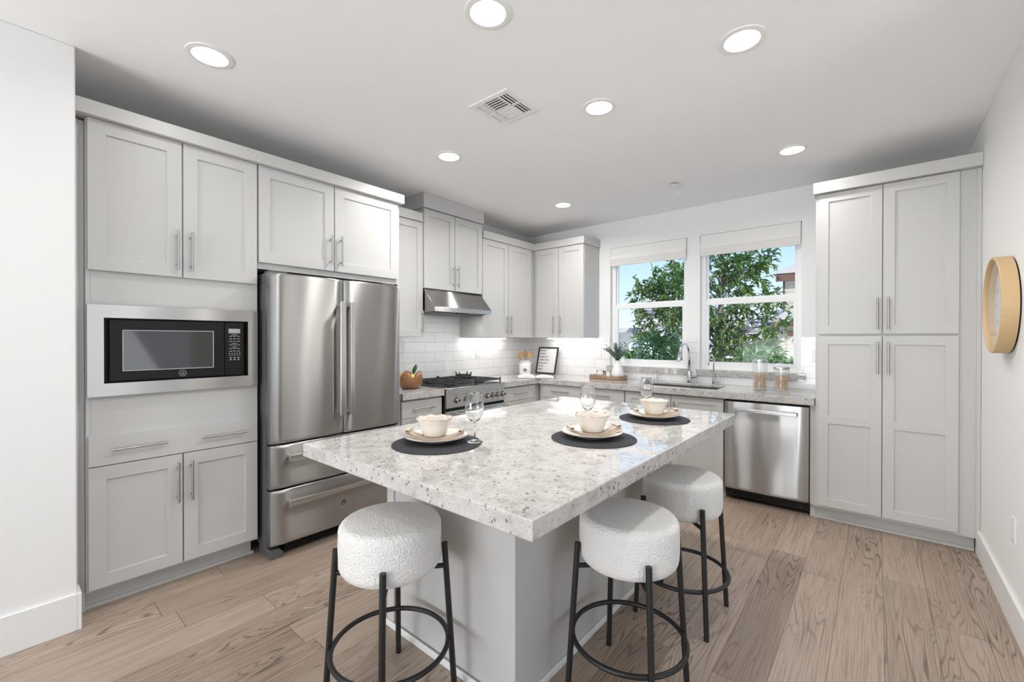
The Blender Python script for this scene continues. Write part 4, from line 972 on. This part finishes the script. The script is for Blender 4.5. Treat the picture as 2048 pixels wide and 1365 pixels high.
# ================================================================== bar stools
t = local(thing('bar_stool', 'white boucle bar stool at the short near end of the island', 'stool', (2.163, -3.655, 0), 'bar stools at the island'))
g = G(); prof = []
SR, z0, z1 = .187, .498, .688
prof = [(.002, z0), (.10, z0)]
for k in range(9):
    a = -PI/2+PI/2*k/8; prof.append((SR-.038+.038*math.cos(a), z0+.042+.042*math.sin(a)))
for k in range(5): prof.append((SR+.001*math.sin(PI*k/4), z0+.045+(z1-.036-z0-.045)*(k+1)/5.5))
for k in range(1, 9):
    a = PI/2*k/8; prof.append((SR-.030+.030*math.cos(a), z1-.036+.030*math.sin(a)))
for k in range(1, 9): prof.append(((SR-.030)*(1-k/8.02), z1-.006+.006*math.sin(PI/2*k/8)))
g.lathe(prof, (0, 0, 0), 110)
for v in g.bm.verts:
    n_ = noise.noise(v.co*75)*.0016+noise.noise(v.co*22)*.0010; r_ = Vector((v.co.x, v.co.y, 0)); k = r_.length/SR
    if r_.length > 1e-4: v.co += r_.normalized()*n_*min(1, k*k)
    v.co.z += n_*(1-min(1, k*k))*.8
g.build('seat', M['boucle'], t, smooth=True)
for sx_ in (-1, 1):
    for sy_ in (-1, 1):
        b_ = Vector((sx_*.169, sy_*.169, 0)); tp = Vector((sx_*.1415, sy_*.1415, .575)); g = G()
        g.tube([b_, b_.lerp(tp, .5), tp], .0115, 14)
        g.build('leg', M['blackmetal'], t, smooth=50)
g = G()
for s_ in (-1, 1):
    a = Vector((.1458, .1458*s_, .486)); g.tube([a, -a+Vector((0, 0, .972))], .009, 10)
g.build('cross_bar', M['blackmetal'], t, smooth=50)
g = G(); g.torus((0, 0, .205), .214, .0095, 'z', 64, 12); g.build('footrest_ring', M['blackmetal'], t, smooth=True)
t.rotation_euler[2] = R(3)
dup(t, (2.832, -3.035, 0), R(0), 'white boucle bar stool on the long right side nearest the camera')
dup(t, (2.820, -2.395, 0), R(0), 'white boucle bar stool on the right side closest to the dishwasher')

# ================================================================== place settings
ZI = .914
SETS = [((2.140, -3.410), (2.100, -3.380), (2.098, -3.388), (2.251, -3.298), 'at the near left end of the island', 0.0),
        ((2.600, -2.895), (2.578, -2.872), (2.578, -2.868), (2.452, -2.690), 'in the middle of the island', .25),
        ((2.620, -2.255), (2.607, -2.232), (2.612, -2.236), (2.494, -2.056), 'at the far right of the island', .1)]
def mk_mat(loc, label):
    t = local(thing('placemat', label, 'placemat', loc, 'round placemats'))
    prof = [(.002, 0), (.186, 0)]+[(.1885, .002), (.187, .004)]+[(.184-.184*k/30, .0042+.0006*(k % 2)) for k in range(30)]
    G().lathe(prof, (0, 0, 0), 72).build('woven_disc', M['mat'], t, smooth=True); return t
def mk_plate(loc, label):
    t = local(thing('plate', label, 'plate', loc, 'dinner plates'))
    G().lathe([(.002, 0), (.078, 0), (.082, .003), (.112, .012), (.136, .021), (.1385, .0225), (.1375, .0245), (.134, .0245), (.110, .0165), (.082, .0085), (.076, .007), (.002, .007)], (0, 0, 0), 64).build('dish', M['plate'], t, smooth=True)
    G().torus((0, 0, .0235), .1365, .0019, 'z', 64, 6).build('rim_glaze', M['plate_rim'], t, smooth=True); return t
def mk_bowl(loc, label):
    t = local(thing('bowl', label, 'bowl', loc, 'cream bowls'))
    def sq(r, z, a): return r*(1+.012*math.cos(12*a)*max(0, z-.05)/.02), z+.0018*math.cos(9*a+1)*max(0, z-.04)/.03
    G().lathe([(.002, 0), (.046, 0), (.051, .003), (.060, .035), (.072, .064), (.0785, .0725), (.0775, .0755), (.073, .0735), (.068, .062), (.056, .034), (.046, .010), (.002, .008)], (0, 0, 0), 72, sq).build('body', M['bowlglaze'], t, smooth=True)
    G().torus((0, 0, .0748), .0770, .0020, 'z', 72, 6).build('rim_glaze', M['plate_rim'], t, smooth=True); return t
def mk_napkin(loc, label):
    t = local(thing('napkin', label, 'napkin', loc, 'linen napkins'))
    def zc(x):            # follows the plate: flat middle, rising rim
        ax = math.hypot(x, .05); return .0 if ax < .074 else (ax-.074)*.36+.001
    n = 26; L = .124
    for lay in range(3):
        g = G(); rings = []
        for i in range(n+1):
            x = -L+2*L*i/n; wv = .0025*math.sin(x*60+lay*1.7); hw = .030-.003*lay+.004*math.sin(x*20+lay); zz = zc(x)+.0038*lay+(.004*(abs(x)/L)**3)*(1+lay)
            y0 = -.022+wv+.003*lay
            rings.append([(x, y0-hw, zz), (x, y0-hw*.5, zz+.0006), (x, y0+hw*.5, zz), (x, y0+hw, zz), (x, y0+hw, zz+.0028), (x, y0+hw*.5, zz+.0032), (x, y0-hw*.5, zz+.0038), (x, y0-hw, zz+.0030)])
        g.ring_loft(rings); g.build('fold', M['napkin'], t, smooth=50)
    for s_ in (-1, 1):   # rolled hem at each end
        g = G(); xx = s_*(L-.012); zz = zc(xx)+.014
        pts = [(xx+.010*math.cos(a)*s_*(1-.05*a), zz+.004+.007*math.sin(a)*(1-.06*a)) for a in [k*.55 for k in range(11)]]
        outer = [(p[0], p[1]) for p in pts]
        for (u, w_), (u2, w2_) in zip(outer, outer[1:]):
            g.ring_loft([[(u, -.044, w_), (u, .006, w_), (u, .006, w_+.0016), (u, -.044, w_+.0016)], [(u2, -.044, w2_), (u2, .006, w2_), (u2, .006, w2_+.0016), (u2, -.044, w2_+.0016)]])
        g.build('rolled_edge', M['napkin'], t, smooth=50)
    return t
def mk_glass(loc, label):
    t = local(thing('wine_glass', label, 'glass', loc, 'stemmed wine glasses'))
    G().lathe([(.001, 0), (.036, 0), (.0365, .0015), (.020, .0045), (.008, .009), (.0045, .016), (.0042, .06), (.0048, .075), (.010, .082), (.026, .098), (.0385, .125), (.0405, .145), (.037, .175), (.0319, .2065), (.0315, .2085), (.0308, .2090), (.0301, .2085), (.0304, .2065), (.0355, .175), (.0388, .145), (.0368, .126), (.025, .102), (.010, .088), (.001, .085)], (0, 0, 0), 40).build('goblet', M['glass'], t, smooth=True)
    return t
first = {}
def place(kind, mk, loc, rot, label):
    if kind not in first:
        first[kind] = mk(loc, label); first[kind].rotation_euler[2] = rot; return first[kind]
    return dup(first[kind], loc, rot, label)
for mt, pl_, bw, gls, where, jr in SETS:
    ang = math.atan2(.643, .766)
    place('mat', mk_mat, (*mt, ZI), jr, 'charcoal round woven placemat '+where)
    place('plate', mk_plate, (*pl_, ZI+.0051), jr, 'cream dinner plate on the placemat '+where)
    place('napkin', mk_napkin, (pl_[0]+.006, pl_[1]-.008, ZI+.0051+.0092), ang+jr, 'folded beige linen napkin on the plate '+where)
    place('bowl', mk_bowl, (*bw, ZI+.0051+.0092+.0125), jr, 'cream glazed bowl on the napkin '+where)
    place('glass', mk_glass, (gls[0], gls[1], ZI+(.0048 if math.hypot(gls[0]-mt[0], gls[1]-mt[1]) < .22 else 0)), jr, 'clear stemmed wine glass beside the plate '+where)

# ================================================================== ceiling fittings
LIGHTS = [((1.115, -3.949), 'recessed ceiling light above the tall microwave cabinet'), ((2.328, -3.296), 'recessed ceiling light above the near end of the island, topmost in the picture'),
          ((3.098, -2.435), 'recessed ceiling light at the upper right above the bar stools'), ((2.320, -2.337), 'recessed ceiling light beside the air vent above the island'),
          ((1.130, -2.440), 'recessed ceiling light in front of the refrigerator and hood cabinet'), ((3.101, -.939), 'recessed ceiling light in front of the pantry'), ((1.135, -.915), 'recessed ceiling light in the window corner, smallest in view')]
t0 = None
for (x, y), lab in LIGHTS:
    if t0 is None:
        t0 = local(thing('ceiling_light', lab, 'ceiling light', (x, y, H), 'recessed ceiling lights'))
        G().lathe([(.074, 0), (.098, 0), (.097, -.004), (.080, -.007), (.074, -.006)], (0, 0, 0), 48, closed=True).build('trim_ring', M['trim'], t0, smooth=40)
        G().lathe([(.001, -.001), (.0738, -.001), (.0738, -.004), (.001, -.005)], (0, 0, 0), 40).build('lens', M['lens'], t0)
        q = t0
    else: q = dup(t0, (x, y, H), 0, lab)
# unseen copies of the fitting, added behind the camera for extra fill
for (x, y), lab in (((3.1, -4.9), 'added recessed fill light behind the camera on the right'), ((1.3, -5.4), 'added recessed fill light behind the camera on the left'), ((2.3, -6.6), 'added recessed fill light deep in the unseen living area')):
    LIGHTS.append(((x, y), lab)); dup(t0, (x, y, H), 0, lab)
for ((x, y), lab), balance in zip(LIGHTS, LAMP_BALANCE):
    d = bpy.data.lights.new('downlight', 'AREA'); d.shape = 'DISK'; d.size = .13; d.energy = DOWN_W*balance; d.color = LAMP; d.spread = R(160)
    o = bpy.data.objects.new('downlight', d); COL.objects.link(o); o.location = (x, y, H-.009)
# air vent
vx0, vx1, vy0, vy1 = 1.746, 2.036, -2.836, -2.546
t = thing('air_vent', 'square white ceiling air vent with slatted quarters', 'vent', ((vx0+vx1)/2, (vy0+vy1)/2, H))
cxv, cyv = (vx0+vx1)/2, (vy0+vy1)/2
g = G(); fwv = .032; zb = H-.008
for a in ((vx0, vx1, vy0, vy0+fwv), (vx0, vx1, vy1-fwv, vy1), (vx0, vx0+fwv, vy0+fwv, vy1-fwv), (vx1-fwv, vx1, vy0+fwv, vy1-fwv)): g.box(a[0], a[1], a[2], a[3], zb, H-.0005)
g.build('frame', M['trim'], t, bevel=.002)
G().box(vx0+fwv, vx1-fwv, vy0+fwv, vy1-fwv, H-.0015, H-.0005).build('backing', M['darkgrey'], t)
g = G(); q0x, q1x, q0y, q1y = vx0+fwv, vx1-fwv, vy0+fwv, vy1-fwv
def slat(x0, x1, y0, y1, dx, dy):
    th = .0085; zt, zl = H-.002, zb-.001
    if dy: g.ring_loft([[(x0, y0, zl), (x0, y0+th, zl), (x0, y0+th+dy, zt), (x0, y0+dy, zt)], [(x1, y0, zl), (x1, y0+th, zl), (x1, y0+th+dy, zt), (x1, y0+dy, zt)]])
    else: g.ring_loft([[(x0, y0, zl), (x0+th, y0, zl), (x0+th+dx, y0, zt), (x0+dx, y0, zt)], [(x0, y1, zl), (x0+th, y1, zl), (x0+th+dx, y1, zt), (x0+dx, y1, zt)]])
ix0, ix1 = q0x+.060, q1x-.060
for k in range(3):      # strips on two sides, blades parallel to y
    o_ = .005+k*.0205
    for y0, y1 in ((q0y, cyv-.006), (cyv+.006, q1y)): slat(q1x-o_-.0085, 0, y0, y1, -.006, 0); slat(q0x+o_+.002, 0, y0, y1, .006, 0)
for k in range(5):      # middle field, blades parallel to x
    o_ = .006+k*.0212
    slat(ix0, ix1, q0y+o_, 0, 0, .006); slat(ix0, ix1, q1y-o_-.0085, 0, 0, -.006)
g.box(q0x, ix0-.001, cyv-.006, cyv+.006, zb-.001, H-.002).box(ix1+.001, q1x, cyv-.006, cyv+.006, zb-.001, H-.002).box(ix0, ix1, cyv-.005, cyv+.005, zb-.001, H-.002)
g.box(ix0-.006, ix0, q0y, q1y, zb-.001, H-.002).box(ix1, ix1+.006, q0y, q1y, zb-.001, H-.002)
g.build('louvre', M['trim'], t)
t = thing('sprinkler', 'small round white sprinkler cap hanging just under the ceiling', 'sprinkler', (2.215, -.789, H))
G().cyl((2.215, -.789, H-.012), (2.215, -.789, H), .020, 20).build('neck', M['darkgrey'], t)
G().lathe([(.001, -.012), (.045, -.012), (.046, -.016), (.042, -.019), (.001, -.020)], (2.215, -.789, H), 32).build('cap', M['trim'], t, smooth=40)
t = thing('ceiling_speaker', 'flush round white disc in the ceiling near the window wall', 'speaker', (2.19, -.46, H))
G().lathe([(.001, 0), (.10, 0), (.10, -.003), (.092, -.005), (.001, -.005)], (2.19, -.46, H), 48).build('disc', M['ceiling'], t, smooth=40)

# ================================================================== clock on the right wall
CR, CY, CZ = .240, -1.400, 1.530
t = thing('wall_clock', 'round wall clock with pale wooden rim on the right wall', 'clock', (4.073, CY, CZ))
def ck(a, d, z): return Vector((4.073-d, CY-a, CZ+z))
def clath(prof, name, material, seg=72, closed=False, par=t, sm=40):
    g = G(); vs = [[g.v(*(Vector((4.073-d, CY+r*math.cos(2*PI*k/seg), CZ+r*math.sin(2*PI*k/seg))))) for k in range(seg)] for r, d in prof]
    for a, b_ in list(zip(vs, vs[1:]))+([(vs[-1], vs[0])] if closed else []):
        for k in range(seg): g.face((a[k], a[(k+1) % seg], b_[(k+1) % seg], b_[k]))
    if not closed: g.face(vs[0]); g.face(vs[-1])
    return g.build(name, material, par, smooth=sm)
clath([(CR-.004, .0), (CR-.004, .006), (.001, .006)], 'back_case', M['black'])
clath([(CR, .006), (CR, .060), (CR-.003, .063), (CR-.011, .063), (CR-.013, .060), (CR-.013, .006)], 'rim', M['clockwood'], closed=True)
cf = clath([(CR-.0135, .0062), (CR-.0135, .020), (.001, .020)], 'face', M['clockface'])
for h in range(1, 13):
    a = h*PI/6; text_mesh(str(h), .046, ck(.165*math.sin(a), .0202, .165*math.cos(a)), (0, -1, 0), (0, 0, 1), 'numeral', M['silver'], cf, .0003, 'CENTER')
def hand(ang, L, w, d, name, mm):
    g = G(); u = Vector((0, -math.sin(ang), math.cos(ang))); s_ = Vector((0, math.cos(ang), math.sin(ang))); c_ = Vector((4.073-d, CY, CZ))
    pts = [c_-u*L*.15-s_*w, c_-u*L*.15+s_*w, c_+u*L+s_*w*.5, c_+u*L-s_*w*.5]
    g.ring_loft([pts, [p-Vector((.0012, 0, 0)) for p in pts]]); g.build(name, mm, t)
hand(R(186), .135, .0022, .022, 'minute_hand', M['silver']); hand(R(162), .085, .003, .0235, 'hour_hand', M['silver']); hand(R(186), .10, .0008, .026, 'second_hand', M['darkgrey'])
g = G(); g.cyl((4.053, CY, CZ), (4.046, CY, CZ), .007, 14); g.build('hub', M['silver'], t)
clath([(CR-.0132, .050), (CR-.0132, .052), (.001, .052)], 'glass_cover', M['pane'])

# thread and paper scrap on the floor by the refrigerator
g = G(); th_pts = [(1.36, -3.62), (1.39, -3.59), (1.40, -3.56), (1.385, -3.53), (1.395, -3.49), (1.42, -3.45), (1.43, -3.40), (1.44, -3.36), (1.43, -3.33)]
g.tube([(x, y, .0013) for x, y in th_pts]+[(1.405, -3.60, .0016)], .0011, 5) if False else g.tube([(x, y, .0013) for x, y in th_pts], .0011, 5)
tag(g.build('thread', M['thread'], smooth=True), 'loose white thread on the floor in front of the refrigerator', 'thread')

# ================================================================== outdoors
struct(G().box(-60, 60, .16, 90, -1.2, -.9).build('ground', M['concrete']))
struct(G().box(-.6, 11.0, -12.2, .45, H+.16, H+.3).build('roof', M['rooftile']))  # unseen slab, overhangs widened to block sun from the added windows
def tree(label, base_, th, r, crowns, nclus, per, leafm, seed, name='tree', lean=(0, 0), LL=(.09, .15), cat='tree', group=None):
    rs = random.Random(seed); b_ = Vector(base_)
    t = thing(name, label, cat, base_, group)
    top = b_+Vector((lean[0], lean[1], th)); g = G()
    g.tube([b_+Vector((lean[0]*u*u+.03*math.sin(5*u), lean[1]*u*u, th*u)) for u in [k/8 for k in range(9)]], [r*(1-.65*k/8) for k in range(9)], 10)
    gl_ = G()
    for c_, rad, cnt in crowns:
        c_ = Vector(c_)
        for k in range(int(nclus*cnt)):
            while True:
                p = Vector((rs.uniform(-1, 1), rs.uniform(-1, 1), rs.uniform(-1, 1)))
                if .12 < p.length < 1: break
            pos = c_+Vector((p.x*rad[0], p.y*rad[1], p.z*rad[2])); out = (pos-c_); out.z += .15; out.normalize()
            if k % 6 == 0:
                u = min(.95, max(.25, (pos.z-b_.z-.3)/th)); q = b_+Vector((lean[0]*u*u, lean[1]*u*u, th*u)); mid = q.lerp(pos, .5)+Vector((0, 0, .1))
                g.tube([q, mid, pos], [r*.22, r*.14, .004], 5)
            tw = (out+Vector((rs.uniform(-1, 1), rs.uniform(-1, 1), rs.uniform(-.8, .6)))*.8).normalized(); TL = rs.uniform(.12, .28)
            for j in range(per):
                u = rs.random(); p_ = pos+tw*TL*u
                d_ = tw*.55+Vector((rs.uniform(-1, 1), rs.uniform(-1, 1), rs.uniform(-1, .7)))*.9; d_.z -= .15
                leaf(gl_, p_, d_, Vector((rs.uniform(-.5, .5), rs.uniform(-.5, .5), 1)), rs.uniform(*LL), rs.uniform(.028, .045)*LL[1]/.15, .3)
    g.build('trunk', M['bark'], t, smooth=True); gl_.build('foliage', leafm, t, recalc=False)
    return t
tree('tall leafy tree with grey trunk outside the right window', (1.10, 4.9, -.9), 4.3, .085,
     [((1.05, 5.0, 2.45), (.78, .6, 1.0), 1.0), ((1.65, 4.9, 2.75), (.42, .4, .45), .32), ((1.75, 5.0, 1.75), (.45, .45, .5), .34), ((.85, 5.0, 1.25), (.75, .5, .55), .45), ((1.5, 5.0, 1.15), (.6, .4, .35), .25)], 170, 9, M['leaf'], 5, lean=(.05, .1), LL=(.13, .21))
tree('loose drooping tree outside the left window', (-.75, 7.4, -.9), 4.6, .042,
     [((-.66, 7.4, 2.68), (.62, .6, .75), .75), ((-1.45, 7.4, 2.56), (.42, .4, .50), .30), ((-.66, 7.3, 1.60), (.46, .45, .60), .42), ((-1.50, 7.4, 1.68), (.26, .3, .36), .16)], 170, 9, M['leaf'], 9, lean=(.05, 0), LL=(.15, .25))
for i, (bx, by, rx, rz, zc_, lab) in enumerate(((-1.15, 5.2, .62, .34, .55, 'leafy shrub at the lower left outside the left window'), (.40, 2.9, .50, .30, .95, 'leafy shrub at the lower right outside the left window'), (1.28, 1.5, .20, .30, 1.06, 'leafy shrub at the lower left outside the right window'), (2.22, 3.1, .36, .26, .90, 'low leafy shrub outside the right window behind the canisters'))):
    tree(lab, (bx, by, -.9), zc_+.9, .03, [((bx, by, zc_), (rx, .35, rz), 1.0)], 70, 9, M['leaf2'], 21+i, name='shrub', LL=(.10, .19), cat='shrub', group='shrubs outside the windows')
# house at the right
t = thing('house', 'tall beige lap-sided house with brown eaves seen at the right edge', 'house', (3.0, 29, -.9))
G().box(-.62, 8.0, 25, 33, 2.9, 5.0).box(-.72, 8.0, 24.3, 33, -.9, 2.35).build('siding_wall', M['siding'], t)
G().prism([(-1.15, 5.15), (.6, 5.95), (8.6, 5.95), (8.6, 5.15)], 'y', 24.55, 33.5).build('roof', M['rooftile'], t)
G().prism([(-1.25, 2.35), (-.2, 3.0), (8.6, 3.0), (8.6, 2.35)], 'y', 23.6, 25.0).build('porch_roof', M['rooftile'], t)
g = G().box(-.95, 8.4, 24.6, 24.8, 4.72, 5.14)
for k in range(8): g.box(-.8+k*.9, -.68+k*.9, 24.5, 25, 4.9, 5.08).box(-.9+k*.8, -.76+k*.8, 23.4, 24.4, 2.12, 2.34)
g.box(-.7, 8, 23.8, 24.0, 2.1, 2.3).box(-.64, -.55, 24.95, 25.0, 2.9, 5.0).box(-.3, -.05, 24.1, 24.3, 1.55, 1.8).build('brown_trim', M['siding_dark'], t)
# white slat fence in front of the house
t = thing('fence', 'white horizontal slat fence in front of the beige house', 'fence', (.9, 15, -.9))
for k in range(7): G().box(.25, 3.4, 15, 15.03, -.42+k*.20, -.28+k*.20).build('slat', M['whitefence'], t)
for k in range(4): G().box(.25+k*1.0, .35+k*1.0, 15.031, 15.12, -.9, 1.05).build('post', M['whitefence'], t)
# pale flat-roofed house at the left
t = thing('house', 'low white flat-roofed house beyond the left window', 'house', (-8, 22, -.9))
G().box(-11.0, -7.6, 20, 26, -.9, 1.75).box(-7.5, -6.9, 19.2, 20, -.9, 1.75).build('wall', M['stucco'], t)
G().box(-11.4, -6.6, 18.9, 26.2, 1.75, 2.02).build('roof', M['rooftile'], t)
for x in (-10.2, -8.9):
    f_ = G().box(x-.45, x+.45, 19.9, 20, .45, 1.5).build('window', M['whitefence'], t); G().box(x-.38, x-.03, 19.86, 19.9, .52, 1.43).box(x+.03, x+.38, 19.86, 19.9, .52, 1.43).build('window_pane', M['winglass'], f_)
t = thing('house', 'pale lavender house wall behind the left window tree', 'house', (-4.6, 20, -.9))
G().box(-6.2, -3.05, 18, 22, -.9, 2.9).build('wall', M['lavender'], t)
G().box(-3.35, -3.0, 17.9, 18, -.9, 2.9).build('corner_board', mat('pinkish_board', (.55, .40, .38), .9), t)
G().prism([(-6.6, 2.9), (-4.6, 3.7), (-2.7, 2.9)], 'y', 17.6, 22.4).build('roof', M['rooftile'], t)
t = thing('house', 'distant pale roofed house between the tree and the beige house', 'house', (-3.2, 38, -.9))
G().box(-6.8, -2.2, 38, 42, -.9, .9).build('wall', M['stucco'], t)
G().prism([(-7.3, .9), (-4.5, 2.2), (-1.7, .9)], 'y', 37.4, 42.6).build('roof', M['rooftile'], t)
G().box(-3.6, -2.5, 37.9, 38, -.3, .5).build('window', M['winglass'], t)
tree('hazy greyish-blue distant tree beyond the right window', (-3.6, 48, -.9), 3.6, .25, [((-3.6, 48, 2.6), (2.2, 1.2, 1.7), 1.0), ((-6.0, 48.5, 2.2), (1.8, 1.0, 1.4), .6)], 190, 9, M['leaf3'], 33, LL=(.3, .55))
